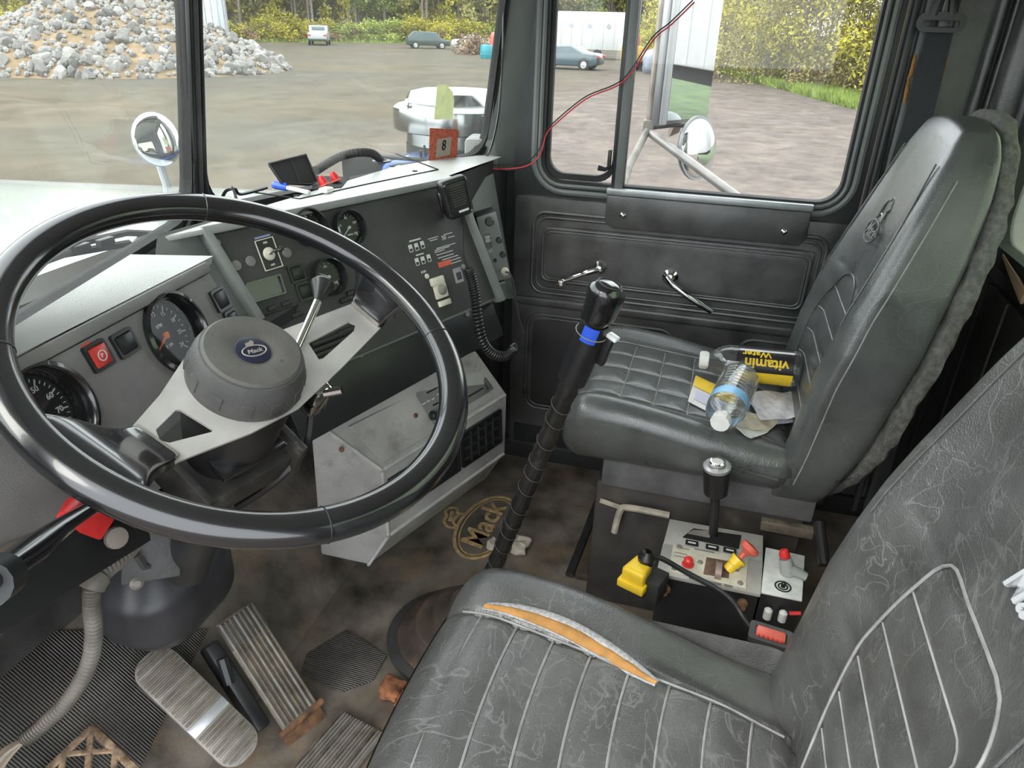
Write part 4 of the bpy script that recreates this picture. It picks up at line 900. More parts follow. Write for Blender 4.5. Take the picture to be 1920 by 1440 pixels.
# ---- radio microphone and its coiled cord
mo = F2.P(F2.uv(832, 376).x, F2.uv(832, 376).y, .035); mn = (F2.n * .45 + (EYE - mo).normalized() * .55).normalized()
FMk = Frame(mo, Vector((0, 0, 1)).cross(mn), (0, 0, 1))
Mk = FMk.M @ RZ(R(14)) @ Matrix.Scale(1.12, 4)
mk = thing('radio_microphone', 'black handheld radio microphone hung on the dash panel', 'microphone', Mk)
part('mic_body', MB().rbox((.056, .074, .028), .009, (10, 12, 6), lambda p: Vector((p[0] * (1 - .10 * (p[1] < 0) * -p[1] / .037), p[1], p[2]))), MV['black'], mk)
part('mic_bezel', MB().tube([(p[0], p[1], .0145) for p in rrect(-.021, .023, -.030, .032, .006, 4)], .0018, 6, True), MV['black_gloss'], mk)
for k in range(9): part('grille_slot', MB().box((.002, .024 - k * .0045, .0145), (.030 - abs(k - 3) * .001, .0018, .002)), MV['rubber_grey'], mk)
part('mic_badge', MB().box((.006, -.024, .0146), (.020, .004, .0006)), MV['print'], mk)
part('push_button', MB().box((-.029, -.002, .0), (.007, .040, .012), bev=.002), MV['black_gloss'], mk)
part('mic_hanger', MB().box((0, .005, -.016), (.022, .026, .008), bev=.002), MV['alu_dull'], mk)
cst = FMk.M @ Vector((.016, -.045, 0))
k1 = at(880, 500, 'x', cst.x + .02); k2 = at(890, 520, 'x', cst.x + .03)
fp2 = lambda x, y, h: (lambda p: F2.P(p.x, p.y, h))(F2.uv(x, y, h))
path = [cst, fp2(868, 470, .030), fp2(878, 505, .030), fp2(886, 530, .032), fp2(892, 560, .034), fp2(896, 600, .034), fp2(905, 640, .034), fp2(922, 662, .034), fp2(945, 668, .034), fp2(962, 657, .034)]
sp = spline(path[2:], 60); coil = []
for i, p in enumerate(sp):
    d = (sp[min(i + 1, len(sp) - 1)] - sp[max(i - 1, 0)]).normalized(); a_ = d.orthogonal() if abs(d.x) < .5 else d.cross(Vector((0, 0, 1))); a_ = Vector((1, 0, 0)) - d * d.x; a_.normalize(); b_ = d.cross(a_)
    th = i * .52 * math.pi / 2.6; coil.append(p + (a_ * math.cos(th) + b_ * math.sin(th)) * .0095)
mc_ = thing('coiled_microphone_cord', 'black coiled cord hanging from the radio microphone to the radio', 'cord')
part('coil', MB().tube(coil, .0026, 6), MV['black'], mc_)
part('straight_lead', MB().tube(spline(path[:3], 6), .003, 6), MV['black'], mc_)
part('cord_plug_loop', MB().tube(spline([fp2(956, 666, .034), fp2(968, 657, .034), fp2(965, 645, .034), fp2(957, 650, .034)], 5), .003, 6), MV['rubber_grey'], mc_)
# ---- radio
R0 = at(925, 462, 'x', .60)
FR = Frame(R0, at(952, 400, 'x', .62) - at(915, 408, 'x', .60) , at(910, 405, 'x', .60) - at(938, 530, 'x', .60))
cr_ = [FR.uv(*q) for q in ((893, 408), (930, 397), (958, 520), (922, 530))]
rd = thing('two_way_radio', 'slim two way radio with digital readout mounted beside the centre panel', 'radio', FR.M)
part('radio_body', MB().prism([(p.x, p.y) for p in (cr_[3], cr_[2], cr_[1], cr_[0])], -.10, -.004, None, .003), MV['black_matt'], rd)
part('radio_face', MB().prism([(p.x, p.y) for p in (cr_[3], cr_[2], cr_[1], cr_[0])], -.004, .004, None, .002), MV['dash_grey'], rd)
for q, r in (((917, 414), .011), ((935, 449), .0075), ((942, 476), .0075), ((928, 487), .004)):
    c = FR.uv(*q); k = part('radio_knob', MB().lathe([(r, 0), (r, .010), (r * .8, .013), (0, .013)], 18, T(c.x, c.y, .004)), MV['black'], rd); 
c = FR.uv(914, 449); part('readout_window', MB().prism([(-.008, -.020), (.008, -.020), (.008, .016), (-.008, .016)], 0, .001, T(c.x, c.y, .004)), MV['black_gloss'], rd)
part('readout_digits', MB().text('88', .017, T(c.x, c.y + .002, .0052) @ RZ(R(-90)), .0003, .0004), MV['print'], rd)
c = FR.uv(919, 470); part('radio_print', MB().text('%', .014, T(c.x, c.y, .0044) @ RZ(R(-90)), .0002), MV['print'], rd)
c = FR.uv(946, 508); pj = part('microphone_socket', MB().lathe([(.011, 0), (.011, .008), (.006, .012), (0, .012)], 18, T(c.x, c.y, .004)), MV['offwhite'], rd)
part('socket_lead', MB().tube(spline([(c.x, c.y, .014), (c.x + .010, c.y - .002, .03), (c.x + .014, c.y - .03, .028), (c.x + .012, c.y - .12, .018), (c.x + .016, c.y - .17, .012)], 6), .0018, 6), MV['rubber_grey'], pj)
part('radio_bracket', MB().box((cr_[3].x + .016, cr_[3].y - .006, -.03), (.036, .006, .07), bev=.001), MV['alu_dull'], rd)
part('bracket_plate', MB().box((cr_[0].x - .008, (cr_[0].y + cr_[3].y) / 2 + .03, -.05), (.006, .07, .05), bev=.001), MV['alu_dull'], rd)
# ---- things on the dash top
lc = at(553, 352, 'z', 1.004)
lb = Frame(lc + Vector((-.004, -.005, 0)), F2.u, Vector((.10, .42, .9)))
lq = [lb.uv(*q) for q in ((503, 308), (572, 291), (594, 340), (585, 356), (528, 345))]
ld = thing('compartment_lid', 'black hinged compartment lid standing open on the dash top', 'lid', lb.M)
part('lid_plate', MB().prism([(p.x, max(p.y, .0)) for p in reversed(lq)], -.004, .003, None, .002), MV['black_matt'], ld)
c0, c1 = (lq[0] + lq[1]) / 2, (lq[3] + lq[4]) / 2
part('lid_rib', MB().tube([(c0.x + .006, c0.y - .004, .003), (c1.x + .008, max(c1.y, 0) + .006, .003)], .002, 6), MV['black'], ld)
part('lid_rim', MB().tube([(p.x, max(p.y, .002), .003) for p in lq], .0025, 6, True), MV['black'], ld)
pn0, pn1 = at(512, 347, 'z', 1.010), at(580, 361, 'z', 1.009)
pn = thing('blue_pen', 'pen with bright blue cap lying before the open lid', 'pen')
part('pen_barrel', MB().tube([pn0.lerp(pn1, .38), pn1], .0042, 10), mat('pale_pen_barrel', (.62, .64, .66), .4), pn)
part('pen_cap', MB().tube([pn0, pn0.lerp(pn1, .1), pn0.lerp(pn1, .40)], [.005, .007, .006], 10), MV['blue'], pn)
part('pen_clip', MB().tube([pn0 + Vector((0, -.004, .007)), pn0.lerp(pn1, .32) + Vector((0, -.004, .007))], .0018, 6), MV['blue'], pn)
for q, nm, lb_ in (((609, 349), 'red_cap', 'small red cap in the open dash compartment next to the lid'), ((631, 341), 'red_cap', 'brighter red cap standing apart in the open dash compartment')):  # two small red caps in the dash compartment
    p = at(*q, 'z', 1.006); o = thing(nm, lb_, 'cap', T(*p) @ RX(R(-25)))
    part('cap_body', MB().lathe([(.007, 0), (.009, .010), (.005, .020), (0, .021)], 14), MV['red'], o); part('cap_brim', MB().lathe([(.007, 0), (.012, .001), (.012, .003), (.008, .004)], 14), MV['red_faded'], o)
tag(MB().rbox((.030, .020, .010), .004, (6, 6, 4), lambda p: p * (1 + .15 * noise.noise(p * 90)), T(*at(612, 356, 'z', 1.008))).build('white_scrap', MV['paper']), 'white scrap at the edge of the open dash compartment', 'scrap')
hp = [at(592, 320, 'z', 1.012), at(615, 306, 'z', 1.020), at(640, 293, 'z', 1.032), at(672, 286, 'z', 1.042), at(698, 288, 'z', 1.035), at(713, 300, 'z', 1.006)]
hs_ = spline(hp, 22); hz = thing('corrugated_hose', 'black corrugated cable hose arching over the dash top', 'hose')
part('hose_body', MB().tube(hs_, [.0085 + .0012 * (i % 4 < 2) for i in range(len(hs_))], 10), MV['black_matt'], hz)
part('hose_grommet', MB().lathe([(.022, 0), (.022, .003), (.012, .004), (.010, 0)], 20, T(*at(716, 303, 'z', 1.004))), MV['dark_metal'], hz)
cl = thing('wire_loop', 'thin black wire looped on the dash by the windshield divider', 'wire')
part('wire', MB().tube(spline([at(336, 372, 'z', 1.00), at(345, 356, 'z', 1.02), at(362, 348, 'z', 1.03), at(380, 358, 'z', 1.02), at(388, 378, 'z', 1.0)], 8), .0028, 6), MV['black'], cl)
part('wire', MB().tube(spline([at(415, 375, 'z', 1.0), at(424, 358, 'z', 1.02), at(440, 354, 'z', 1.025), at(452, 364, 'z', 1.01), at(500, 352, 'z', 1.006)], 8), .003, 6), MV['black'], cl)
sg_ = thing('broken_stalk', 'small rusty broken stalk standing on the dash top edge', 'stalk', T(*at(445, 384, 'z', 1.004)))
part('stalk_foot', MB().lathe([(.013, 0), (.012, .003), (.004, .005), (0, .005)], 12), MV['rust'], sg_); part('stalk_pin', MB().tube([(0, 0, .003), (.004, .004, .016), (.006, .010, .030)], [.003, .0025, .0012], 6), MV['black'], sg_)
# stickers on the right pane
s1 = [WR.uv(*q, -.008) for q in ((814, 224), (820, 160), (836, 158), (849, 172), (852, 190), (848, 224))]
tag(MB().prism([(p.x, p.y) for p in reversed(s1)], -.0088, -.0082, WR.M).build('arched_sticker', decal('pale_green_sticker_back', (.66, .68, .48), .65), smooth=0), 'pale green arch shaped sticker on the windshield', 'sticker')
s2 = [WR.uv(*q, -.008) for q in ((804, 304), (806, 240), (860, 243), (856, 304))]
st = thing('framed_sticker', 'square brick red bordered inspection sticker low on the windshield', 'sticker', WR.M)
part('sticker_border', MB().prism([(p.x, p.y) for p in reversed(s2)], -.0086, -.0081), decal('brick_red_border', (.46, .16, .10), .45, var=.4, vscale=140), st, smooth=0)
ctr = sum(s2, Vector()) / 4; pmn = min(p.x for p in s2); pmx = max(p.x for p in s2); w_ = (pmx - pmn)
part('sticker_centre', MB().box((ctr.x, ctr.y - .004, -.0079), (w_ * .46, .046, .0004)), decal('grey_sticker_centre', (.60, .57, .50), .5), st, smooth=0)
part('sticker_digit', MB().text('8', .036, T(ctr.x, ctr.y, -.0076), .0002, .0008), MV['void'], st)
# wires at the pillar and across the door window
pw = [at(884, 311, 'x', .84), at(930, 317, 'x', .85), at(985, 312, 'x', .875), at(1012, 290, 'x', .885), at(1024, 252, 'x', .89), at(1042, 232, 'x', .885), at(1100, 185, 'x', .88), at(1170, 152, 'x', .875), at(1225, 75, 'x', .87), at(1260, 45, 'x', .87), at(1302, 4, 'x', .87)]
tag(MB().tube(spline(pw, 8), .0019, 6).build('red_wire', mat('red_wire_sleeve', (.62, .06, .08), .4)), 'thin red wire strung from windshield corner across the door window', 'wire')
tag(MB().tube(spline([p + Vector((-.003, .004, .010 if i < 4 else .004)) for i, p in enumerate(pw)], 8), .0017, 6).build('black_wire', MV['black']), 'thin black wire running alongside the red wire', 'wire')
tag(MB().tube(spline([at(945, 0, 'x', .855), at(943, 80, 'x', .85), at(940, 150, 'x', .85), at(932, 230, 'x', .845), at(915, 290, 'x', .84), at(890, 312, 'x', .835)], 8), .003, 6).build('pillar_cable', MV['black_gloss']), 'black cable tucked along the windshield pillar', 'cable')

# ============================================================ STEERING WHEEL AND COLUMN
WN = Vector((-.137, -.466, .874)).normalized(); WC = Vector((-.432, .487, .960))
tmp = Frame(WC, (1, 0, 0), (0, 1, 0)); ux = Vector((1, 0, 0)); ux = (ux - WN * ux.dot(WN)).normalized()
FW = Frame(WC, ux, WN.cross(ux))
RR, RT = .2465, .0190
sw_ = thing('steering_wheel', 'large black steering wheel with wide brushed aluminium spokes', 'steering wheel', FW.M)
part('rim', MB().tube([(RR * math.cos(2 * math.pi * k / 120), RR * math.sin(2 * math.pi * k / 120), .004) for k in range(120)], RT, 20, True, flat=.86, up=(0, 0, 1)), MV['black_gloss'], sw_)
def wv(q, h=0): p = FW.uv(*q, h); return (p.x, p.y)
HP = -.058; HZ = -.060
pR = [wv(q, HP) for q in ((662, 568), (722, 606), (562, 764), (520, 625))]
# spoke plate: one wide brushed sheet through the hub with a triangular opening each side
out = [wv(q, HP) for q in ((663, 568), (722, 606), (640, 690), (560, 765), (470, 812), (325, 868), (234, 815), (300, 740), (345, 672), (420, 640), (520, 622))]
h1 = [wv(q, HP) for q in ((578, 643), (655, 603), (667, 608), (664, 620), (606, 672), (598, 674))]
h2 = [wv(q, HP) for q in ((292, 806), (330, 768), (338, 768), (400, 806), (396, 810), (318, 830), (300, 826))]
part('spoke_plate', MB().prism(out, HP - .003, HP, None, 0, 2, [h1, h2]), MV['steel'], sw_, smooth=0)
# moulded grips joining plate and rim
def grip(qa, qb):
    a, b = Vector(wv(qa, HP)), Vector(wv(qb, HP)); m = (a + b) / 2; ang = math.atan2(m.y, m.x); w = (a - b).length
    prof = []
    M = RZ(ang); L0, L1 = m.length - .012, RR + .004
    def f(p):
        t = (p[0] + .5); x = L0 + (L1 - L0) * t; wd = w * .52 + (.085 - w * .52) * t ** 2.2
        zc = (HP - .002) * (1 - sstep(.0, .85, t))
        return Vector((x, p[1] * 2 * wd, zc + p[2] * (.020 + .014 * t)))
    part('grip', MB().rbox((1, 1, 1), .12, (16, 16, 6), f, M), MV['black_gloss'], sw_, smooth=50)
    part('grip_ferrule', MB().box((L0 + .002, 0, HP - .002), (.006, w * .98, .018), M, .002), MV['alu_dull'], sw_)
grip((663, 568), (722, 606)); grip((234, 815), (325, 868))
for k in range(4):
    a = [R(q) for q in (52, 142, 232, 322)][k]
    part('rim_joint', MB().tube([((RR + RT * 1.0 * math.cos(t)) * math.cos(a), (RR + RT * 1.0 * math.cos(t)) * math.sin(a), .004 + RT * .88 * math.sin(t)) for t in [2 * math.pi * j / 16 for j in range(16)]], .0009, 5, True), MV['black'], sw_)
hubm = mat('dusty_grey_hub', (.070, .070, .068), .5, var=.2, vscale=20, bump=.2, bscale=400)
hb = part('hub', MB().lathe([(.064, -.004), (.0675, .004), (.068, .018), (.0645, .036), (.0605, .046), (.059, .049), (.057, .0495)], 56, T(0, 0, HZ)), hubm, sw_, 'round grey horn hub')
part('horn_pad', MB().lathe([(.0575, .046), (.057, .051), (.054, .054), (.042, .055), (.026, .0535), (.023, .052), (0, .052)], 56, T(0, 0, HZ)), mat('dusty_horn_pad', (.080, .077, .070), .6, var=.15, vscale=30, bump=.25, bscale=500), hb)
for k in range(12):
    a = 2 * math.pi * k / 12 + .1
    part('hub_notch', MB().box((0, 0, 0), (.004, .016, .018), Matrix.Translation((.0665 * math.cos(a), .0665 * math.sin(a), .020 + HZ)) @ RZ(a) @ RY(R(-8)), .0015), MV['rubber_grey'], hb)
em = part('emblem', MB().lathe([(.0205, .0515), (.0205, .0530), (.019, .0537), (0, .0537)], 36, T(0, 0, HZ)), mat('navy_emblem', (.012, .014, .030), .3), sw_, 'dark oval badge')
sdir = Vector(wv((720, 600))) - Vector(wv((270, 840))); sa = math.atan2(sdir.y, sdir.x) - .22
EM = T(0, 0, HZ - .0058) @ RZ(sa) @ Matrix.Diagonal((.70, .70, 1, 1))
oval = [(.021 * math.cos(2 * math.pi * k / 32), -.003 + .0115 * math.sin(2 * math.pi * k / 32), .0598) for k in range(32)]
part('badge_print', MB().tube([EM @ Vector(p) for p in oval], .0009, 5, True).text('Mack', .0125, EM @ T(0, -.0035, .0597), .0004, .0002, shear=.3).prism([(-.008, .010), (-.004, .009), (.006, .010), (.009, .016), (.005, .020), (.001, .017), (-.007, .016)], .0595, .0600, EM), MV['alu_dull'], em)
part('pad_mark', MB().text('◁' if False else '<', .010, EM @ T(.03, -.038, .0602)), MV['rubber_grey'], hb)

# steering column with its shroud and bracket
FC = zto(WN, WC)
col = thing('steering_column', 'black steering column and shroud under the wheel', 'steering column', FC)
part('column_shroud', MB().lathe([(.030, -.064), (.060, -.070), (.064, -.09), (.060, -.14), (.050, -.19), (.046, -.22)], 36), MV['black'], col)
part('column_tube', MB().lathe([(.034, -.21), (.034, -.52)], 24), MV['dark_metal'], col)
part('column_bracket', MB().box((0, -.015, -.225), (.15, .09, .045), bev=.006).box((.075, -.02, -.205), (.012, .10, .06), bev=.003).box((-.075, -.02, -.205), (.012, .10, .06), bev=.003), mat('scuffed_black_bracket', (.045, .043, .040), .4, .2, var=.4, vscale=30, col2=(.28, .26, .22), c2amt=.28, c2scale=30), col)
part('column_clamp', MB().box((0, -.04, -.165), (.10, .035, .012), bev=.003), MV['black_gloss'], col)
ig = part('ignition_block', MB().box((.105, -.03, -.12), (.03, .035, .05), bev=.005).tube([(.105, -.045, -.10), (.118, -.06, -.085)], .006, 8), MV['chrome'], col, 'chromed lock with hanging wires')
part('wire_bundle', MB().tube(spline([(.105, -.04, -.15), (.09, -.06, -.20), (.05, -.055, -.26), (.03, -.03, -.33)], 6), .006, 6), MV['black'], ig)
li = FC.inverted()
l0 = FW.P(*wv((556, 655), -.06), -.06); l1 = FW.P(*wv((598, 560), -.035), -.035); l2 = FW.P(*wv((604, 536), -.03), -.03)
lv = part('signal_lever', MB().tube([li @ (WC - WN * .075 + (l0 - WC) * .25), li @ l0, li @ l1], [.005, .0055, .006], 12), MV['chrome'], col, 'chrome turn signal lever')
dk = (l2 - l1).normalized()
part('lever_knob', MB().tube([li @ (l1 - dk * .006), li @ (l1 + dk * .004), li @ (l1 + dk * .026), li @ (l1 + dk * .030)], [.006, .008, .0165, .014], 18), MV['black'], lv)
# big rubber boot at the toe board
bc = at(308, 1070, 'y', .84)
def boot_f(p):
    t = p[2] / .13   # -1 .. 1
    w = interp([(-1, .74), (-.5, 1.0), (.1, 1.0), (.6, .66), (1, .42)], t)
    return Vector((p[0] * w + .035 * t * t * (t > 0), p[1] * w * .9 + .02 * (t > 0) * t, p[2]))
bt = thing('column_boot', 'bulging black rubber boot around the steering column foot', 'boot', T(*bc))
part('boot_body', MB().rbox((.235, .20, .27), .085, (22, 20, 22), boot_f), mat('black_boot_rubber', (.034, .034, .038), .38, var=.25, vscale=12), bt, smooth=60)
bl_ = bt.matrix_world.inverted()
part('boot_flange', MB().prism([(-.05, -.03), (.03, -.045), (.045, .02), (.03, .05), (-.03, .045)], -.006, .006, bl_ @ T(*at(285, 1040, 'y', .735)) @ zto((-.6, -.7, .35)), .004), MV['rubber_grey'], bt)
part('boot_stud', MB().lathe([(.010, 0), (.010, .006), (.005, .010), (0, .010)], 12, bl_ @ T(*at(255, 1092, 'y', .745)) @ zto((-.5, -.75, .3))), MV['alu_dull'], bt)
part('boot_rim', MB().tube([bl_ @ at(*q, 'y', .735) for q in ((255, 1040), (270, 1062), (305, 1060), (312, 1035), (308, 1005))], .006, 6), MV['rubber_grey'], bt)
# flexible conduit
cp_ = [at(275, 985, 'y', .74), at(235, 1035, 'y', .72), at(180, 1085, 'y', .70), at(172, 1130, 'y', .70), at(176, 1190, 'y', .71), at(165, 1250, 'y', .73), at(130, 1310, 'y', .76), at(85, 1355, 'y', .79), at(45, 1388, 'y', .81)]
cs = spline(cp_, 26); cd = thing('flexible_conduit', 'ribbed grey flexible conduit curling down beside the column boot', 'conduit')
ribm = mat('dusty_conduit', (.15, .135, .115), .5, var=.25, vscale=30)
part('conduit_hose', MB().tube(cs, [(.0125 if i % 3 == 0 else .0100) * (1.12 if i < 60 else .92) for i in range(len(cs))], 12), ribm, cd, smooth=25)
part('conduit_collar', MB().tube([at(183, 1082, 'y', .70), at(176, 1092, 'y', .699), at(171, 1102, 'y', .70)], .017, 14), ribm, cd)
for k, c in enumerate(((.55, .45, .36), (.40, .33, .26), (.62, .55, .47), (.30, .22, .17))):
    part('loose_wire', MB().tube(spline([cs[-1], cs[-1] + Vector((-.03, .0, -.004 + k * .006)), cs[-1] + Vector((-.09, -.01, -.02 + k * .012))], 5), .0035, 6), mat('tan_wire', c, .6), cd)

# ---- driver's lower dash rail and hand valve
rail = thing('lower_dash_rail', 'black steel rail under the driver gauge panel', 'rail')
ra, rb_ = at(-20, 1120, 'y', .62), at(225, 985, 'y', .655)
dd = (rb_ - ra).normalized(); FRl = Frame(ra, dd, (0, .18, 1)); L = (rb_ - ra).length
part('rail_web', MB().box((L / 2 - .05, .0, -.01), (L + .22, .085, .012), FRl.M, .002), MV['dark_metal'], rail)
part('rail_top_flange', MB().box((L / 2 - .05, .044, .004), (L + .22, .006, .034), FRl.M, .002), mat('dusty_flange', (.16, .13, .105), .6, var=.3, vscale=20), rail)
part('rail_bolt', MB().lathe([(.014, 0), (.013, .005), (.006, .007), (0, .007)], 14, T(*at(217, 1008, 'y', .632)) @ zto((-.3, -.9, .3))), mat('dusty_bolt', (.22, .19, .16), .6), rail)
hv = thing('hand_brake_valve', 'black hand valve lever with bright red paddle beneath the wheel rim', 'lever')
v = [at(*q, 'y', y) for q, y in (((-60, 1108), .51), ((10, 1065), .53), ((60, 1030), .545), ((110, 990), .555), ((165, 955), .57), ((215, 925), .585))]
part('valve_handle', MB().tube(v, [.014, .015, .0165, .011, .0095, .0095], 14, flat=.75), MV['black_gloss'], hv)
part('handle_clamp', MB().tube([at(-25, 1098, 'y', .515), at(5, 1078, 'y', .528)], .0195, 14), MV['dark_metal'], hv)
pd = [at(*q, 'y', .60) for q in ((135, 985), (152, 1000), (185, 1012), (212, 970), (190, 958), (160, 965))]
fp_ = Frame(pd[0], pd[3] - pd[0], pd[1] - pd[0])
part('red_paddle', MB().prism([((p - fp_.o).dot(fp_.u), (p - fp_.o).dot(fp_.v)) for p in pd], -.004, .004, fp_.M, .002), MV['red'], hv)
part('red_collar', MB().tube([at(122, 972, 'y', .575), at(140, 950, 'y', .585), at(158, 938, 'y', .595)], [.008, .011, .010], 12), MV['red'], hv)

# ============================================================ SEATS
FRONT = [(.38, -.195), (.42, -.200), (.54, -.220), (.69, -.240), (.825, -.272), (1.0, -.330), (1.15, -.380), (1.20, -.400)]
REAR = [(.38, -.300), (.56, -.370), (.76, -.415), (.94, -.447), (1.05, -.460), (1.13, -.462), (1.20, -.452)]
HALF = [(.38, .225), (.50, .240), (.76, .240), (.88, .225), (1.0, .200), (1.10, .172), (1.20, .150)]
SP = dict(grid=True, z0=.548, tilt=.10, bol=.020, drop=.020, sx0=.160, sx1=-.02)     # passenger cushion
SD = dict(grid=False, z0=.535, tilt=.08, bol=.014, drop=.060, sx0=.122, sx1=.10)      # driver cushion
def seam_x(y, S): return S['sx0'] + S['sx1'] * y                     # seam between pleated centre and bolster
def pleat_y(x, y0, S): return y0 if S['grid'] else y0 + .008 * (1 - (x / seam_x(y0, S)) ** 2)
def quilt(x, y, S):
    if S['grid']: q = min(abs(math.sin(math.pi * (y + .01) / .075)) ** .4, abs(math.sin(math.pi * x / .08)) ** .4)
    else: q = abs(math.sin(math.pi * (y - .008 * (1 - (x / seam_x(y, S)) ** 2) + .018) / .054)) ** .45
    return .0055 * (q - 1)
def cush_top(x, y, S):
    sx = seam_x(y, S); ax = abs(x); b = sstep(sx - .005, sx + .05, ax)
    z = S['z0'] + S['tilt'] * y + S['bol'] * b - .03 * sstep(.14, .28, y) ** 2 - S['drop'] * sstep(.12, -.22, y) * b
    z -= .018 * sstep(-.12, -.25, y) * (1 - b)
    z -= .007 * math.exp(-((ax - sx) / .006) ** 2)
    if ax < sx: z += quilt(x, y, S)
    return z
def cush_f(S):
    def f(p):
        x, y, z = p; base = .0775
        if z > 0:
            top = cush_top(max(-.24, min(.24, x)), y, S)
            zz = top - (base - z) if z > base - .05 else .50 + z / (base - .05) * (top - .05 - .50)
        else: zz = .50 + z
        if z < 0.02: x *= 1 - .06 * sstep(.02, -.0775, z)
        return Vector((x, y + .020 * sstep(.17, .25, y) * (1 - (x / .25) ** 2), zz))
    return f
def back_front(x, z):
    y = interp(FRONT, z); w = interp(HALF, z)
    sx = .150 if .52 < z < .845 else 0
    dish = -.026 * (1 - sstep(.10, .19, abs(x))) * sstep(1.12, .78, z)
    y += dish
    if abs(x) < sx: y += .005 * (abs(math.sin(math.pi * (z - .556) / .0575)) ** .45 - 1) * sstep(.15, .13, abs(x))
    return y
def back_f(p):
    t = p[2] + .5; z = .385 + (1.168 - .385) * t; w = interp(HALF, z); x = p[0] * 2 * w
    yr = interp(REAR, z); yf = back_front(x, z); s = p[1] + .5
    z2 = z - .02 * (p[0] * 2) ** 2 * sstep(1.0, 1.19, z)
    return Vector((x, yr + (yf - yr) * s, z2))
def make_seat(label, X0, yo, S, vin, worn):
    grid = S['grid']; seam = MV['seam'] if worn else MV['vinyl']
    o = thing('bucket_seat', label, 'seat', T(X0, yo, 0))
    part('cushion', MB().rbox((.50, .50, .155), .045, (100, 120, 12), cush_f(S)), vin, o, smooth=60)
    bk = part('backrest', MB().rbox((1, 1, 1), .12, (60, 14, 110), back_f), vin, o, smooth=60)
    def fl(p):
        t = p[2] + .5; z = .37 + (1.182 - .37) * t; w = interp(HALF, min(z, 1.19)) + .004; x = p[0] * 2 * w
        y = interp(REAR, min(z, 1.19)) - .014 + p[1] * .050
        y += .007 * noise.noise(Vector((x * 40, y * 40, z * 30)))
        z -= .02 * (p[0] * 2) ** 2 * sstep(1.0, 1.2, z)
        return Vector((x + .004 * noise.noise(Vector((z * 45, y * 60, x * 10))), y, z))
    part('fleece_back', MB().rbox((1, 1, 1), .30, (30, 8, 110), fl), MV['fleece'], o, 'grey fleece covering on the seat rear', smooth=60)
    # seams
    for s in (-1, 1):
        part('cushion_seam', MB().tube([(s * seam_x(y, S), y, cush_top(s * seam_x(y, S), y, S) + .003) for y in [-.22 + .45 * k / 30 for k in range(31)]], .0018, 6), MV['seam'], o)
        part('edge_piping', MB().tube([(s * .247, y, cush_top(s * .24, y, S) - .042) for y in [-.21 + .42 * k / 20 for k in range(21)]], .0045, 6), MV['vinyl'], o)
        part('edge_piping', MB().tube([(s * .2485, y, cush_top(s * .24, y, S) - .054) for y in [-.21 + .42 * k / 20 for k in range(21)]], .0035, 6), MV['vinyl'], o)
        part('back_seam', MB().tube([(s * interp(HALF, z) * 1.003, interp(FRONT, z) - .036, z) for z in [.46 + .62 * k / 30 for k in range(31)]], .0017, 6), MV['seam'], bk)
        part('bolster_seam', MB().tube([(s * interp(HALF, z) * .80, back_front(s * interp(HALF, z) * .80, z) + .0010, z) for z in [.80 + .30 * k / 20 for k in range(21)]], .0018, 6), MV['vinyl'], bk)
    ys = [.054 * k - .018 for k in range(-3, 5)] if not grid else [.075 * k - .01 for k in range(-2, 4)]
    for y in ys:
        sx = seam_x(y, S)
        part('pleat_seam', MB().tube([(sx * q / 14, pleat_y(sx * q / 14, y, S), cush_top(sx * q / 14 * .98, pleat_y(sx * q / 14, y, S), S) + .0022) for q in range(-14, 15)], .0017, 5), MV['seam'], o)
    if grid:
        for k in (-1, 0, 1):
            part('pleat_seam', MB().tube([(k * .08, y, cush_top(k * .08, y, S) + .002) for y in [-.20 + .42 * q / 24 for q in range(25)]], .0016, 5), MV['seam'], o)
    if worn: arc = spline([(.050, .47, 0), (.075, .55, 0), (.086, .62, 0), (.088, .68, 0), (.081, .74, 0), (.066, .80, 0), (.040, .850, 0), (-.02, .852, 0), (-.12, .850, 0), (-.170, .838, 0), (-.19, .78, 0), (-.195, .70, 0), (-.195, .50, 0)], 4)
    else: arc = [Vector((x, z, 0)) for x, z in [(.140, z) for z in [.47 + .23 * q / 12 for q in range(13)]] + [(.140 * math.cos(a), .70 + .145 * math.sin(a)) for a in [math.pi * q / 24 for q in range(1, 24)]] + [(-.140, z) for z in [.70 - .23 * q / 12 for q in range(13)]]]
    part('lumbar_seam', MB().tube([(p.x, interp(FRONT, p.y) - .026 * (1 - sstep(.10, .19, abs(p.x))) * sstep(1.12, .78, p.y) + .0008, p.y) for p in arc], .0019, 6), seam, bk)
    for k in range(5):
        z = .556 + .0575 * k; xs = [p.x for i, p in enumerate(arc) if abs(p.y - z) < .02]; x0, x1 = min(xs) + .004, max(xs) - .004
        if x1 - x0 < .05: continue
        part('back_pleat_seam', MB().tube([(x0 + (x1 - x0) * q / 20, back_front(x0 + (x1 - x0) * q / 20, z) + .0022, z) for q in range(21)], .0017, 5), MV['seam'], bk)
    # stitched dog-over-name motif on the headrest
    thr = mat('silver_embroidery', (.45, .46, .47), .4) if worn else MV['vinyl']
    zl = .94 if worn else .965; yl = back_front(0, zl)
    ML = Matrix.Translation((-.085 if worn else .01, yl + .005, zl)) @ zto((0, .94, .34)) @ Matrix.Scale(.85, 4)
    lg = MB().text('Mack', .045, ML @ T(0, -.030, 0), .0015, .0006, shear=.25)
    lg.tube([ML @ Vector(p) for p in spline([(-.028, .0, 0), (-.03, .025, 0), (-.018, .045, 0), (.0, .05, 0), (.012, .058, 0), (.026, .05, 0), (.030, .03, 0), (.018, .024, 0), (.02, 0, 0), (.008, .012, 0), (-.012, .012, 0)], 4, True)], .0026, 6, True)
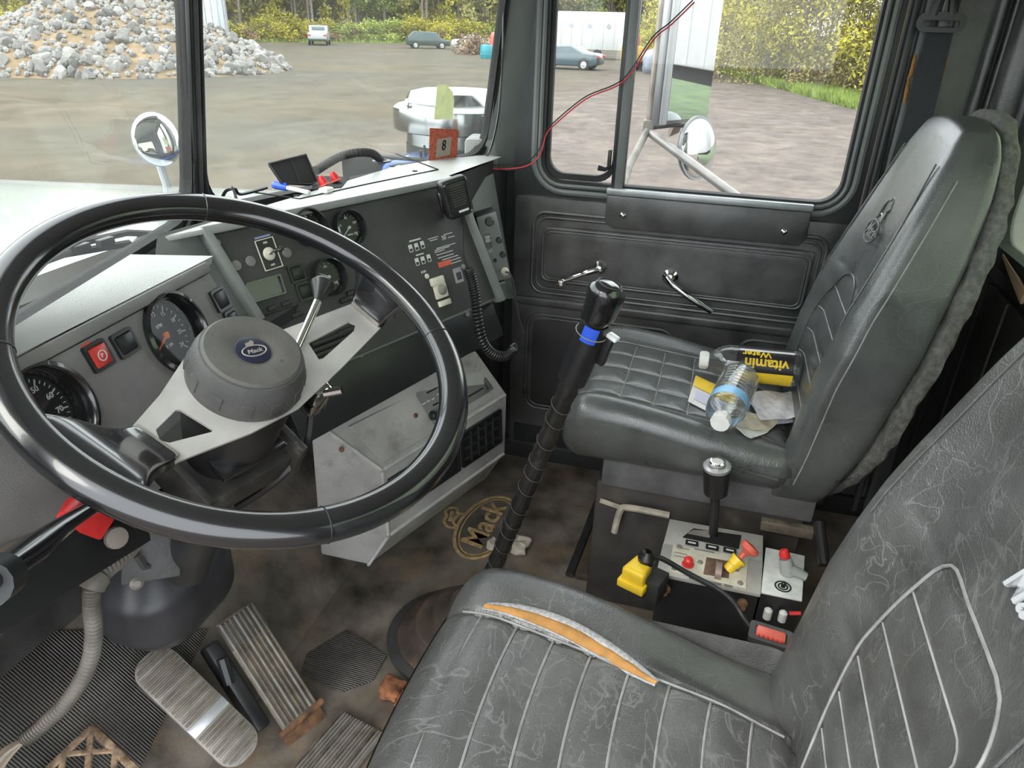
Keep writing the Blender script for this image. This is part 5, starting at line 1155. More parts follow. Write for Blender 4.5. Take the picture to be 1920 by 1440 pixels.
    if not worn: lg.tube([ML @ Vector((.058 * math.cos(a), -.03 + .026 * math.sin(a), 0)) for a in [2 * math.pi * k / 36 for k in range(36)]], .0022, 6, True)
    part('stitched_emblem', lg, thr, bk)
    return o
ps = make_seat('black vinyl passenger seat with bottles and papers on its cushion', .51, 0, SP, MV['vinyl'], False)
ds = make_seat('worn black vinyl driver seat with torn seam showing yellow foam', -.49, .035, SD, MV['vinyl_worn'], True)
# the split seam on the driver cushion
def on_cush(px_, py_, X0, yo, S, lift=0):
    z = .53
    for _ in range(8):
        p = at(px_, py_, 'z', z); z = cush_top(max(-.24, min(.24, p.x - X0)), p.y - yo, S) + lift
    return p
li = ds.matrix_world.inverted()
up_ = [(912, 1138), (960, 1142), (1020, 1156), (1080, 1180), (1140, 1215), (1190, 1250), (1232, 1284)]
lo_ = [(906, 1143), (945, 1152), (1000, 1172), (1062, 1200), (1125, 1235), (1178, 1264), (1228, 1287)]
U_ = spline([li @ on_cush(*q, -.49, .035, SD, .0) for q in up_], 4); L_ = spline([li @ on_cush(*q, -.49, .035, SD, .0) for q in lo_], 4)
def foam_f(u, v):
    k = u * (len(U_) - 1); i = min(int(k), len(U_) - 2); f = k - i; a = U_[i].lerp(U_[i + 1], f); b = L_[i].lerp(L_[i + 1], f); p = a.lerp(b, v)
    return p + Vector((0, 0, .003 + .005 * math.sin(math.pi * v) + .002 * noise.noise(p * 60)))
tr_ = part('torn_foam', MB().grid(foam_f, 30, 6), MV['foam'], ds, 'yellow foam bared by the split seam', smooth=60)
part('frayed_edge', MB().tube([p + Vector((.0015, 0, .004)) for p in U_], [.003 + .0035 * math.sin(math.pi * i / (len(U_) - 1)) for i in range(len(U_))], 7, flat=.6), MV['cloth_edge'], ds, 'frayed pale cloth backing')
part('frayed_edge', MB().tube([p + Vector((-.001, 0, .003)) for p in L_], [.0015 + .0012 * noise.noise(p * 200) for p in L_], 6), MV['cloth_edge'], ds)
part('worn_patch', MB().rbox((.016, .05, .003), .0014, (4, 10, 2), lambda p: p * (1 + .2 * noise.noise(p * 100)), Matrix.Translation(li @ on_cush(1548, 1405, -.49, .035, SD, .002))), MV['cloth_edge'], ds)

# seat pedestals
sb = thing('seat_pedestal', 'black steel riser box under the passenger seat', 'pedestal', T(.54, -.06, 0))
part('riser_box', MB().box((0, 0, .18), (.46, .46, .36), bev=.008), mat('scuffed_black_steel', (.035, .032, .029), .5, var=.4, vscale=14, col2=(.11, .085, .06), c2amt=.3, c2scale=9), sb)
part('carpet_skirt', MB().box((-.232, -.012, .392), (.012, .46, .075), bev=.004), mat('grey_felt_skirt', (.10, .10, .10), .9, var=.25, vscale=20, bump=.6, bscale=300), sb)
part('seat_rail', MB().box((-.215, 0, .385), (.03, .44, .03), bev=.004).box((.215, 0, .385), (.03, .44, .03), bev=.004), MV['dark_metal'], sb)
sd_ = thing('driver_seat_base', 'black suspension base under the driver seat', 'pedestal', T(-.49, 0, 0))
part('base_box', MB().box((0, -.02, .13), (.34, .36, .26), bev=.01), MV['dark_metal'], sd_)
part('top_frame', MB().box((0, -.01, .39), (.40, .42, .06), bev=.01), MV['dark_metal'], sd_)
part('bellows', MB().lathe([(.18 + .012 * (k % 2), .25 + .014 * k) for k in range(9)], 4, RZ(R(45))), MV['black_matt'], sd_)

# seat belt on the rear pillar
sbt = thing('seat_belt', 'dark seat belt webbing hanging from a loop on the rear door pillar', 'seat belt')
g0 = at(1762, 42, 'x', .865)
wq = [at(1740, 50, 'x', .868), at(1790, 50, 'x', .866), at(1745, 235, 'x', .84), at(1692, 235, 'x', .845), at(1700, 330, 'x', .82), at(1660, 330, 'x', .825), at(1650, 430, 'x', .78), at(1640, 430, 'x', .79)]
def web(u, v):
    Lp = [wq[0], wq[3], wq[5], wq[7]]; Rp = [wq[1], wq[2], wq[4], wq[6]]; k = v * 3; i = min(int(k), 2); f = k - i
    return Lp[i].lerp(Lp[i + 1], f).lerp(Rp[i].lerp(Rp[i + 1], f), u)
part('webbing', MB().grid(web, 4, 12, None, .0025), MV['belt'], sbt, smooth=60)
gl_ = zto((-1, .1, 0), g0 + Vector((-.012, 0, 0)))
part('belt_guide', MB().ring(rrect(-.048, .048, -.020, .020, .018), rrect(-.036, .036, -.010, .004, .006), -.006, .006, gl_).tube([gl_ @ Vector((-.018, .014, 0)), gl_ @ Vector((-.012, .05, 0)), gl_ @ Vector((.0, .07, 0)), gl_ @ Vector((.012, .05, 0)), gl_ @ Vector((.018, .014, 0))], .010, 8), MV['black'], sbt)
part('guide_bolt', MB().lathe([(.014, 0), (.012, .010), (0, .012)], 16, gl_ @ T(0, .058, .006)), MV['black_gloss'], sbt)
for qs in (((1716, 103), (1708, 140), (1702, 150)), ((1704, 150), (1700, 170), (1696, 193)), ((1776, 108), (1768, 130), (1763, 155))):
    pts = [at(*q, 'x', .872) for q in qs]
    part('torn_foam_tuft', MB().tube(pts, [.003, .005, .003], 7), MV['foam'], wr)

# ============================================================ FLOOR, PEDALS, HEATER
FZ = lambda x, y, z=.004: at(x, y, 'z', z)
TB = Frame((0, .79, .012), (1, 0, 0), (0, .28, .27))
# ribbed mat on the toe board, driver side
mq = [TB.uv(*q) for q in ((-60, 1330), (60, 1185), (390, 1180), (330, 1300), (262, 1440), (-60, 1560))]
part('ribbed_mat', MB().prism([(p.x, p.y) for p in reversed(mq)], -.004, .006, TB.M, .002), MV['mat_rib'], fl, 'finely ribbed rubber mat')
mq = [FZ(*q, .003) for q in ((560, 1085), (640, 1245), (735, 1245), (640, 1300), (560, 1240), (540, 1160))]
part('worn_rib_patch', MB().prism([(FZ(*q, .004).x, FZ(*q, .004).y) for q in ((575, 1225), (650, 1180), (725, 1230), (700, 1275), (640, 1298), (565, 1262))][::-1], .0, .006, None, .002), MV['mat_rib'], fl)
part('mat_edge', MB().tube([FZ(1122, 938, .012), FZ(1095, 1010, .012), FZ(1068, 1078, .012)], .012, 8, flat=.6), MV['black_matt'], fl)
part('floor_plank', MB().prism([(p.x, p.y) for p in (FZ(1128, 945, .02), FZ(1180, 955, .02), FZ(1130, 1085, .02), FZ(1078, 1075, .02))], 0, .022, None, .003), mat('brown_floor_board', (.065, .045, .03), .7, var=.4, vscale=12), fl)
part('ribbed_mat', MB().prism([(p.x, p.y) for p in (FZ(1185, 955, .02), FZ(1290, 975, .02), FZ(1230, 1100, .02), FZ(1135, 1085, .02))], 0, .018, None, .002), MV['mat_rib'], fl)
yd = part('yellow_decal', MB().lathe([(0, .001), (.016, .001), (.018, 0)], 18, T(*FZ(1133, 972, .043))), mat('yellowed_decal', (.38, .29, .07), .6, var=.3, vscale=60), fl)
for q in ((700, 1010), (760, 1160), (640, 1090)): pass
# printed emblem on the passenger mat
o_ = FZ(913, 986, .002); FLg = Frame(o_, FZ(943, 942, .002) - FZ(886, 1035, .002), Vector((0, 0, 1)).cross(FZ(943, 942, .002) - FZ(886, 1035, .002)))
em_ = part('floor_emblem', MB().text('Mack', .098, FLg.M @ T(.0, .008, 0), .0012, .0012, shear=.15), MV['gold'], fl, 'worn gold printed name in an oval with a dog on top')
lx = (FZ(958, 940, .002) - FZ(872, 1030, .002)).length * .58
ov = lambda a, b: [FLg.M @ Vector((a * math.cos(2 * math.pi * k / 48), b * math.sin(2 * math.pi * k / 48), .001)) for k in range(48)]
part('emblem_ring', MB().tube(ov(.148, .080), .0055, 6, True, flat=.3, up=(0, 0, 1)).tube(ov(.134, .067), .0025, 6, True, flat=.4, up=(0, 0, 1)), MV['gold'], em_)
DG = FLg.M @ Matrix.Scale(.87, 4)
part('emblem_dog', MB().tube([DG @ Vector(p) for p in spline([(-.045, .092, .001), (-.05, .12, .001), (-.03, .142, .001), (.0, .146, .001), (.02, .16, .001), (.046, .152, .001), (.05, .128, .001), (.028, .118, .001), (.03, .095, .001), (.012, .112, .001), (-.022, .112, .001)], 4, True)], .005, 6, True, flat=.3, up=(0, 0, 1)).tube([DG @ Vector(p) for p in ((-.02, .125, .001), (.03, .138, .001))], .006, 6, flat=.3, up=(0, 0, 1)), MV['gold'], em_)
part('emblem_tail', MB().prism([(-.01, -.050), (.10, -.044), (.03, -.064)], 0, .0012, DG), MV['gold'], em_)
# crumpled tissue
for q, s, lab in (((972, 1022), (.075, .055, .03), 'crumpled beige tissue behind the gear lever, larger piece'), ((932, 1022), (.05, .05, .02), 'small flat beige tissue scrap beside the gear lever')):
    p = FZ(*q, s[2] * .45)
    tag(MB().rbox(s, s[2] * .45, (14, 12, 8), lambda p: p + Vector((noise.noise(p * 45), noise.noise(p * 45 + Vector((9, 0, 0))), noise.noise(p * 45 + Vector((0, 9, 0))))) * .010, T(*p)).build('crumpled_tissue', MV['tissue'], smooth=20), lab, 'tissue')

# ---- accelerator treadle
def slab_frame(bl, br_, tl_):
    v = (tl_ - bl).normalized(); u = br_ - bl; u = u - v * u.dot(v); return Frame(bl, u, v), u.length, (tl_ - bl).length
a0, a1, a2 = at(531, 1371, 'z', .030), at(597, 1320, 'z', .030), at(404, 1172, 'z', .205)
FA, wA, lA = slab_frame(a0, a1, a2)
ac_ = thing('accelerator_pedal', 'long ribbed aluminium accelerator treadle next to the boot', 'pedal', FA.M)
part('treadle_plate', MB().box((wA / 2, lA / 2, -.004), (wA, lA, .010), bev=.003), MV['alu_dirty'], ac_)
for k in range(8): part('tread_rib', MB().box((wA * (k + .5) / 8, lA / 2, .003), (wA / 16, lA * .97, .007), bev=.0015), MV['alu_dirty'] if k % 3 else MV['alu_dull'], ac_)
part('rubber_band', MB().box((wA / 2, lA * .86, .002), (wA * 1.02, lA * .22, .006), bev=.002), MV['rubber_grey'], ac_)
part('heel_hinge', MB().tube([(-.008, -.004, -.006), (wA + .012, -.004, -.006)], .008, 10).box((wA / 2, -.022, -.014), (wA * 1.1, .045, .008), bev=.002), MV['rust'], ac_)
part('linkage_arm', MB().box((-.02, lA * .5, -.04), (.03, lA * .8, .05), bev=.006).tube([(-.02, lA * .75, -.01), (-.03, lA * .55, -.02)], .012, 8), MV['dark_metal'], ac_)
# ---- brake treadle (ribbed crosswise)
b0, b1, b2 = at(428, 1448, 'z', .055), at(512, 1396, 'z', .055), at(236, 1262, 'z', .20)
FB, wB, lB = slab_frame(b0, b1, b2)
bk_ = thing('brake_pedal', 'wide crosswise ribbed aluminium brake treadle', 'pedal', FB.M)
oB = rrect(0, wB, -.01, lB, min(.035, wB * .45), 6)
part('treadle_plate', MB().prism(oB, -.012, 0, None, .002), MV['alu_dull'], bk_)
nr_ = 30
for k in range(nr_):
    y = lB * (k + .5) / nr_ - .005
    if k in (10, 11, 12): continue
    ins = .004 + (.014 if k in (0, nr_ - 1) else .006 if k in (1, nr_ - 2) else 0)
    part('tread_rib', MB().box((wB / 2, y, .0015), (wB - 2 * ins, lB / nr_ * .5, .005), bev=.001), MV['alu_dirty'] if k % 3 or k in (7, 8, 9, 22, 23, 24) else MV['alu_dull'], bk_)
part('smooth_band', MB().box((wB / 2, lB * 11.5 / nr_ - .005, .001), (wB * .98, lB * 2.4 / nr_, .004), bev=.001), mat('worn_bright_band', (.62, .63, .65), .35, .7), bk_)
part('pedal_stem', MB().box((wB / 2, lB * .5, -.05), (.03, .06, .08), bev=.004), MV['dark_metal'], bk_)
# ---- clutch: rusty openwork pad
cz = .15
cA, cR, cL, cB = at(172, 1364, 'z', cz + .03), at(262, 1452, 'z', cz), at(62, 1470, 'z', cz + .03), at(150, 1560, 'z', cz)
cl_ = thing('clutch_pedal', 'rusty openwork clutch pedal pad beside the brake treadle', 'pedal')
rustm = mat('flaking_rusty_pad', (.34, .24, .16), .8, .2, var=.5, vscale=50, bump=.6, bscale=140, col2=(.08, .04, .02), c2amt=.42, c2scale=40)
def bar(a, b, r=.006): return MB().tube([a, a.lerp(b, .5), b], r, 8, flat=.6)
cs4 = [cA, cR, cB, cL]; cc_ = sum(cs4, Vector()) / 4
for i in range(4): part('pad_frame', bar(cs4[i], cs4[(i + 1) % 4], .0075), rustm, cl_)
for i in range(4):
    part('pad_web', bar(cs4[i], cc_, .006), rustm, cl_)
    m_4 = cs4[i].lerp(cs4[(i + 1) % 4], .5); part('pad_web', bar(m_4, cs4[i].lerp(cc_, .5), .0055), rustm, cl_); part('pad_web', bar(m_4, cs4[(i + 1) % 4].lerp(cc_, .5), .0055), rustm, cl_)
part('pedal_stem', MB().tube([cc_ - Vector((0, 0, .008)), cc_ + Vector((0, .05, -.10))], .012, 8), MV['dark_metal'], cl_)
# ---- ribbed heel plate on the floor
e0, e1, e2 = FZ(530, 1462, .012), FZ(640, 1480, .012), FZ(640, 1336, .012)
p0, p1, p2 = FZ(538, 1450, .014), FZ(640, 1334, .014), FZ(719, 1376, .014)
FE = Frame(p0, p1 - p0, p0 - p1 - (p2 - p1) * -1); FE = Frame(p1, p2 - p1, Vector((0, 0, 1)).cross(p2 - p1))
lE = (p1 - p0).length; wE = (p2 - p1).length
dirE = (p0 - p1); skew = dirE.dot(FE.u); depth = dirE.dot(FE.v)
hp_ = thing('heel_plate', 'flat ribbed aluminium plate on the floor before the driver seat', 'plate', FE.M)
qd = [(0, 0), (wE, 0), (wE + skew * 1.5, depth * 1.5), (skew * 1.5, depth * 1.5)]
part('plate_sheet', MB().prism(qd, -.010, 0, None, .001), MV['alu_dull'], hp_)
for k in range(15):
    t = (k + .5) / 15; x = wE * t
    part('plate_rib', MB().prism([(x - wE / 60, 0), (x + wE / 60, 0), (x + wE / 60 + skew * 1.5, depth * 1.5), (x - wE / 60 + skew * 1.5, depth * 1.5)], 0, .0035), MV['alu_dull'] if k % 4 else MV['alu_dirty'], hp_)
# ---- gear lever gaiter
gx, gy = .085, .445
ga = thing('gear_gaiter', 'folded black rubber gaiter at the foot of the gear lever', 'gaiter', T(gx, gy, 0))
def gait(u, v):
    a = 2 * math.pi * u; t = v
    r = .135 * (1 - t) + .035 * t + .009 * math.sin(t * 22) * (1 - t * .5); z = .01 + .10 * t ** .8 + .004 * math.sin(t * 22 + 1)
    return Vector((r * 1.0 * math.cos(a) + .03 * t, r * .95 * math.sin(a) - .04 * t, z))
part('gaiter_folds', MB().grid(gait, 48, 26), mat('dirty_gaiter_rubber', (.075, .058, .046), .5, var=.4, vscale=20, col2=(.20, .13, .08), c2amt=.32, c2scale=14), ga, smooth=60)
part('gaiter_ring', MB().lathe([(.155, 0), (.155, .008), (.13, .012), (.13, 0)], 40), MV['rubber_grey'], ga)
for q in ((735, 1285), (765, 1315), (885, 1150)):
    p = FZ(*q, .018); part('rust_scab', MB().rbox((.055, .045, .02), .008, (10, 10, 4), lambda p: p * (1 + .35 * noise.noise(p * 60)), T(p.x - gx, p.y - gy, .012)), mat('orange_rust', (.30, .12, .055), .9, var=.5, vscale=60, bump=.8, bscale=120) if 'orange_rust' not in bpy.data.materials else bpy.data.materials['orange_rust'], ga)
part('gaiter_bolt', MB().lathe([(.012, 0), (.011, .005), (0, .007)], 12, T(FZ(868, 1160, .05).x - gx, FZ(868, 1160, .05).y - gy, .06)), MV['alu_dull'], ga)
part('rusty_base_plate', MB().box((-.16, -.12, .006), (.20, .10, .012), bev=.003), MV['rust'], ga).name = 'base_plate'  # rusted plate at the gaiter's foot

# ---- heater box under the dash
H1 = at(716, 882, 'z', .42); H2 = at(951, 738, 'z', .42); HTL = at(578, 782, 'z', .585); HTR = at(893, 655, 'z', .585)
H1b = at(728, 1005, 'z', .245); H2b = at(948, 848, 'z', .245); HB = at(690, 1060, 'z', .15); HB2 = at(600, 1040, 'z', .17); HBr = HB + (H2b - H1b)
HR2 = HB2 + (H2b - H1b)
hx = thing('heater_box', 'worn grey heater box with control panel and vents under the dash', 'heater')
loops = [(HTL, H1, H2, HTR), (H1, H1b, H2b, H2), (H1b, HB, HBr, H2b), (HTL, HB2, HB, H1b, H1), (HTR, H2, H2b, HBr, HR2), (HB2, HR2, HBr, HB), (HTL, HTR, HR2, HB2)]
t_ = bmesh.new(); ch = {}
for lp in loops:
    t_.faces.new([ch.setdefault(tuple(round(q, 5) for q in p), None) or ch.__setitem__(tuple(round(q, 5) for q in p), t_.verts.new(p)) or ch[tuple(round(q, 5) for q in p)] for p in lp])
bmesh.ops.recalc_face_normals(t_, faces=t_.faces[:])
bmesh.ops.bevel(t_, geom=t_.edges[:], offset=.007, segments=3, profile=.5, affect='EDGES')
part('heater_case', MB()._add(t_), MV['heater'], hx, smooth=40)
for ea, eb in ((HTL, H1), (H1, H2), (H1, H1b), (H1b, H2b), (H1b, HB)):
    part('case_edge', MB().tube([ea.lerp(eb, .02), eb.lerp(ea, .02)], .0045, 8), mat('edge_highlight', (.46, .45, .43), .4, var=.2, vscale=30) if 'edge_highlight' not in bpy.data.materials else bpy.data.materials['edge_highlight'], hx)  # paler beads along the ridges put the edge highlight into the colour
FH = Frame(H1, H2 - H1, HTL - H1)          # sloping top
hu = lambda x, y: FH.uv(x, y, .0)
rp_ = [hu(*q) for q in ((650, 800), (714, 868), (925, 745), (870, 690))]
part('raised_panel', MB().prism([(p.x, p.y) for p in rp_], -.002, .009, FH.M, .004), MV['heater'], hx)
cpq = [hu(*q) for q in ((772, 737), (808, 797), (920, 730), (880, 672))]
cpn = part('control_panel', MB().prism([(p.x, p.y) for p in cpq], .006, .014, FH.M, .003), MV['dash_panel'], hx, 'black heater control panel')
c = FH.uv(811, 779, .014); part('control_knob', MB().lathe([(.012, 0), (.0115, .014), (.009, .016), (0, .016)], 20, FH.M @ T(c.x, c.y, .014)), MV['black'], cpn)
for q0, q1 in (((800, 737), (848, 712)), ((812, 760), (852, 740)), ((850, 760), (905, 728))):
    u0_, u1_ = FH.uv(*q0, .0145), FH.uv(*q1, .0145); part('slider_slot', MB().tube([FH.M @ Vector((u0_.x, u0_.y, .0145)), FH.M @ Vector((u1_.x, u1_.y, .0145))], .0022, 6), MV['void'], cpn)
pr_ = MB()
for q, s in (((795, 757), 'OFF'), ((803, 752), 'LO'), ((812, 748), 'HI'), ((824, 738), 'COLD'), ((845, 727), 'HOT'), ((890, 715), 'DEF')):
    u = FH.uv(*q, .0145); pr_.box((0, 0, 0), (.0045 * len(s), .0028, .0006), FH.M @ T(u.x, u.y, .0145))
part('control_print', pr_, MV['print'], cpn, smooth=0)
u0_, u1_ = FH.uv(895, 690, .012), FH.uv(915, 728, .012); part('slider_lever', MB().tube([FH.M @ Vector((u0_.x, u0_.y, .012)), FH.M @ Vector((u1_.x, u1_.y, .020))], [.004, .007], 8), MV['rubber_grey'], cpn)
for q in ((779, 779), (645, 843)):
    u = FH.uv(*q, .009); part('case_screw', MB().lathe([(.006, 0), (.0055, .003), (0, .004)], 12, FH.M @ T(u.x, u.y, .009 if q[0] > 700 else .0)), MV['rust'], hx)
FHf = Frame(H1b, H2b - H1b, H1 - H1b)      # front face with vents
def vent(qs, nv, nh, nm='vent'):
    pq = [FHf.uv(*q) for q in qs]; x0 = min(p.x for p in pq); x1 = max(p.x for p in pq); y0 = min(p.y for p in pq); y1 = max(p.y for p in pq)
    v_ = part(nm, MB().ring(rrect(x0 - .006, x1 + .006, y0 - .006, y1 + .006, .003, 3), rrect(x0, x1, y0, y1, .002, 3), .0, .008, FHf.M), MV['black'], hx)
    part('vent_recess', MB().box(((x0 + x1) / 2, (y0 + y1) / 2, .001), (x1 - x0, y1 - y0, .002), FHf.M), MV['void'], v_)
    for k in range(nh): part('vent_slat', MB().box(((x0 + x1) / 2, y0 + (y1 - y0) * (k + .5) / nh, .004), (x1 - x0, .004, .006), FHf.M), MV['black_matt'], v_)
    for k in range(nv): part('vent_fin', MB().box((x0 + (x1 - x0) * (k + 1) / (nv + 1), (y0 + y1) / 2, .005), (.003, y1 - y0, .006), FHf.M), MV['black_matt'], v_)
hL = (H2b - H1b).length; hH = (H1 - H1b).dot(FHf.v)
for x0, x1, nv in ((.020, hL * .55, 0), (hL * .60, hL - .030, 4)):
    y0, y1 = hH * .30, hH * .80
    v_ = part('vent', MB().ring(rrect(x0 - .006, x1 + .006, y0 - .006, y1 + .006, .003, 3), rrect(x0, x1, y0, y1, .002, 3), .0, .008, FHf.M), MV['black'], hx)
    part('vent_recess', MB().box(((x0 + x1) / 2, (y0 + y1) / 2, .001), (x1 - x0, y1 - y0, .002), FHf.M), MV['void'], v_)
    for k in range(3 if nv else 1): part('vent_slat', MB().box(((x0 + x1) / 2, y0 + (y1 - y0) * (k + .5) / (3 if nv else 1), .004), (x1 - x0, .004, .006), FHf.M), MV['black_matt'], v_)
    for k in range(nv): part('vent_fin', MB().box((x0 + (x1 - x0) * (k + 1) / (nv + 1), (y0 + y1) / 2, .005), (.003, y1 - y0, .006), FHf.M), MV['black_matt'], v_)
FHs = Frame(H1, HTL - H1, H1b - H1); 
c = at(652, 843, 'y', (H1.y + HTL.y) / 2)
# yellow tag under the lower panel
yt = at(795, 650, 'x', .28); tag(MB().box(tuple(yt), (.004, .025, .030), None, .001).build('yellow_tag', MV['yellow']), 'small yellow tag hanging under the dash behind the wheel rim', 'tag')
tag(MB().lathe([(.016, -.02), (.016, .0), (.012, .004), (0, .004)], 16, T(*at(778, 625, 'x', .29)) @ zto(F2.n)).build('brass_socket', mat('tarnished_brass', (.20, .12, .07), .4, .8)), 'tarnished brass socket under the dash behind the wheel rim', 'socket')

# ============================================================ GEAR LEVER
gb = Vector((.118, .400, .06)); gt = Vector((.000, .146, .913)); gd_ = (gt - gb).normalized()
GM = zto(gd_, gb); gl = thing('gear_lever', 'tall gear lever wrapped in black tape with black grip', 'gear lever', GM); GL = (gt - gb).length
gi = GM.inverted()
z0 = GL - .155
rs = []; zs = []
for k in range(60):
    z = .02 + (z0 - .01) * k / 59; zs.append((0, 0, z)); rs.append(.0175 + .0012 * math.sin(k * 2.1) + (.0015 if k % 5 == 0 else 0))
part('taped_rod', MB().tube(zs, rs, 14), mat('black_tape', (.016, .015, .014), .38, var=.4, vscale=30, bump=.5, bscale=80), gl, smooth=25)
for k in range(14):
    z = .07 + (z0 - .10) * k / 14 + .008 * math.sin(k * 1.7)
    part('tape_edge', MB().tube([(.0195 * math.cos(a), .0195 * math.sin(a), z + .006 * math.sin(a)) for a in [2 * math.pi * j / 20 for j in range(20)]], .0008, 5, True), MV['rubber_grey'], gl)
part('air_line', MB().tube(spline([(.02, .012, z0 * .50), (.028, .018, z0 * .3), (.03, .022, z0 * .12), (.02, .03, .0)], 8), .008, 8), MV['black'], gl)
gp_ = part('grip', MB().lathe([(.018, z0 - .02), (.026, z0 - .015), (.027, z0 + .02), (.0255, z0 + .06), (.024, z0 + .095), (.0225, z0 + .11)], 28), MV['black'], gl)
cdir = gi.to_3x3() @ (EYE - gt); ca = math.atan2(cdir.y, cdir.x)
part('shift_knob', MB().rbox((.052, .060, .085), .025, (16, 16, 20), lambda p: Vector((p[0] * (1 + .10 * sstep(-.02, .03, p[2])), p[1] * (1 + .12 * sstep(-.02, .03, p[2])) - .14 * max(0, p[2]), p[2] * (1 - .12 * p[1] / .03))), T(0, 0, z0 + .145) @ RZ(ca + R(60))), MV['black_gloss'], gp_, smooth=60)
part('knob_plate', MB().tube([T(0, 0, z0 + .185) @ RZ(ca + R(60)) @ Vector((.018 * math.cos(a), -.004 + .021 * math.sin(a), -.0 - .003 * math.sin(a))) for a in [2 * math.pi * j / 24 for j in range(24)]], .0014, 5, True), MV['rubber_grey'], gp_)
part('blue_tape', MB().grid(lambda u, v: Vector((.0262 * math.cos(ca - .55 + 1.05 * u), .0262 * math.sin(ca - .55 + 1.05 * u), z0 + .080 + .030 * v)), 10, 3), MV['blue'], gp_)
sq = Vector((math.cos(ca + 1.55), math.sin(ca + 1.55), 0))
part('range_switch', MB().box(tuple(sq * .036 + Vector((0, 0, z0 + .095))), (.014, .020, .008), None, .002), MV['white'], gp_, 'small white switch')
part('switch_body', MB().box(tuple(sq * .032 + Vector((0, 0, z0 + .065))), (.014, .018, .055), None, .003), MV['black'], gp_)
part('collar_wire', MB().tube([(.0265 * math.cos(a), .0265 * math.sin(a), z0 + .088) for a in [2 * math.pi * j / 20 for j in range(20)]], .0011, 5, True), MV['alu_dull'], gp_)

# ============================================================ CONSOLE BETWEEN THE SEATS
CZ = .335
CF = Frame((0, 0, CZ), (0, -1, 0), (1, 0, 0))
def cuv(x, y, h=0): p = CF.uv(x, y, h); return (p.x, p.y)
co = thing('control_console', 'dump body control console of aluminium plates between the seats', 'console', CF.M)
PL = [cuv(*q) for q in ((1230, 1076), (1426, 1116), (1431, 1004), (1256, 973))]
part('console_box', MB().prism([cuv(*q) for q in ((1236, 1074), (1424, 1112), (1428, 1010), (1258, 980))], -.16, -.006, None, .003), MV['black'], co)
up = [cuv(*q) for q in ((1243, 1022), (1430, 1056), (1431, 1004), (1256, 973))]; lo = [cuv(*q) for q in ((1230, 1076), (1426, 1116), (1430, 1054), (1243, 1020))]
part('rear_plate', MB().prism(up, -.006, 0, None, .001), MV['steel'], co); part('front_plate', MB().prism(lo, -.006, .0025, None, .001), MV['steel'], co)
part('lever_slot', MB().prism([cuv(*q) for q in ((1280, 1008), (1300, 992), (1390, 1005), (1385, 1030))], .0, .0022), MV['void'], co)
part('slot_blade', MB().prism([cuv(*q, .003) for q in ((1290, 1000), (1330, 1008), (1338, 996), (1300, 994))], .002, .004), MV['alu_dull'], co)
for q in ((1297, 1020), (1335, 1028), (1368, 1034)):
    c = cuv(*q); l_ = part('position_label', MB().box((c[0], c[1], .0028), (.026, .016, .0012)), MV['black'], co); l2_ = part('label_print', MB().box((c[0], c[1], .0036), (.016, .0045, .0006)), MV['print'], l_)
cream = mat('yellowed_instruction_plate', (.60, .57, .47), .5, var=.15, vscale=40, col2=(.30, .22, .14), c2amt=.22, c2scale=30)
ip = part('instruction_plate', MB().prism([cuv(*q) for q in ((1252, 1074), (1398, 1106), (1402, 1048), (1262, 1024))], .0025, .0045, None, .0005), cream, co)
for (q, w, h) in (((1320, 1036), .040, .0035), ((1300, 1088), .018, .005), ((1335, 1096), .034, .005), ((1365, 1102), .016, .005), ((1282, 1032), .022, .0025), ((1276, 1041), .026, .002), ((1274, 1047), .022, .002)):
    c = cuv(*q); part('plate_print', MB().box((c[0], c[1], .0047), (w, h, .0005)), MV['dash_panel'], ip, smooth=0)
for q in ((1273, 1029), (1264, 1069), (1387, 1097), (1380, 1072), (1312, 1058)):
    c = cuv(*q); part('plate_screw', MB().lathe([(.006, 0), (.005, .003), (0, .0035)], 12, T(c[0], c[1], .0045)), MV['alu_dull'], ip)
c = cuv(1289, 1062); part('red_button', MB().lathe([(.012, 0), (.012, .003), (.009, .004), (.0095, .014), (.007, .017), (0, .018)], 20, T(c[0], c[1], .004)), MV['red'], co, 'small red push button')
part('valve_opening', MB().prism([cuv(*q) for q in ((1318, 1080), (1366, 1088), (1368, 1056), (1324, 1048))], .0035, .0052, None, .0005), mat('rusty_slot', (.14, .085, .06), .7, var=.4, vscale=60), co)
part('valve_quadrant', MB().lathe([(0, -.006), (.022, -.006), (.022, .006), (0, .006)], 24, T(*cuv(1345, 1076), .004) @ RY(R(90))), mat('worn_quadrant', (.30, .22, .19), .5, .3), co)
ci = CF.M.inverted()
s0 = CF.P(*cuv(1363, 1072), .004); s1 = at(1384, 1050, 'x', s0.x + .012); s2 = at(1404, 1030, 'x', s0.x + .022)
dv = (s2 - s0).normalized()
ky = part('yellow_collar', MB().tube([ci @ s0, ci @ s0.lerp(s1, .5), ci @ s0.lerp(s1, .55), ci @ s0.lerp(s1, .9), ci @ s0.lerp(s1, .92), ci @ (s1 + dv * .004)], [.011, .011, .013, .013, .016, .016], 18), MV['yellow'], co, 'yellow lock collar')
zr = zto(dv, s2)
part('red_pull_knob', MB().lathe([(.005, -.024), (.006, -.012), (.010, -.008), (.019, -.002), (.0205, .004), (.018, .009), (0, .012)], 26, ci @ zr), MV['red_faded'], ky, 'faded red mushroom pull knob')
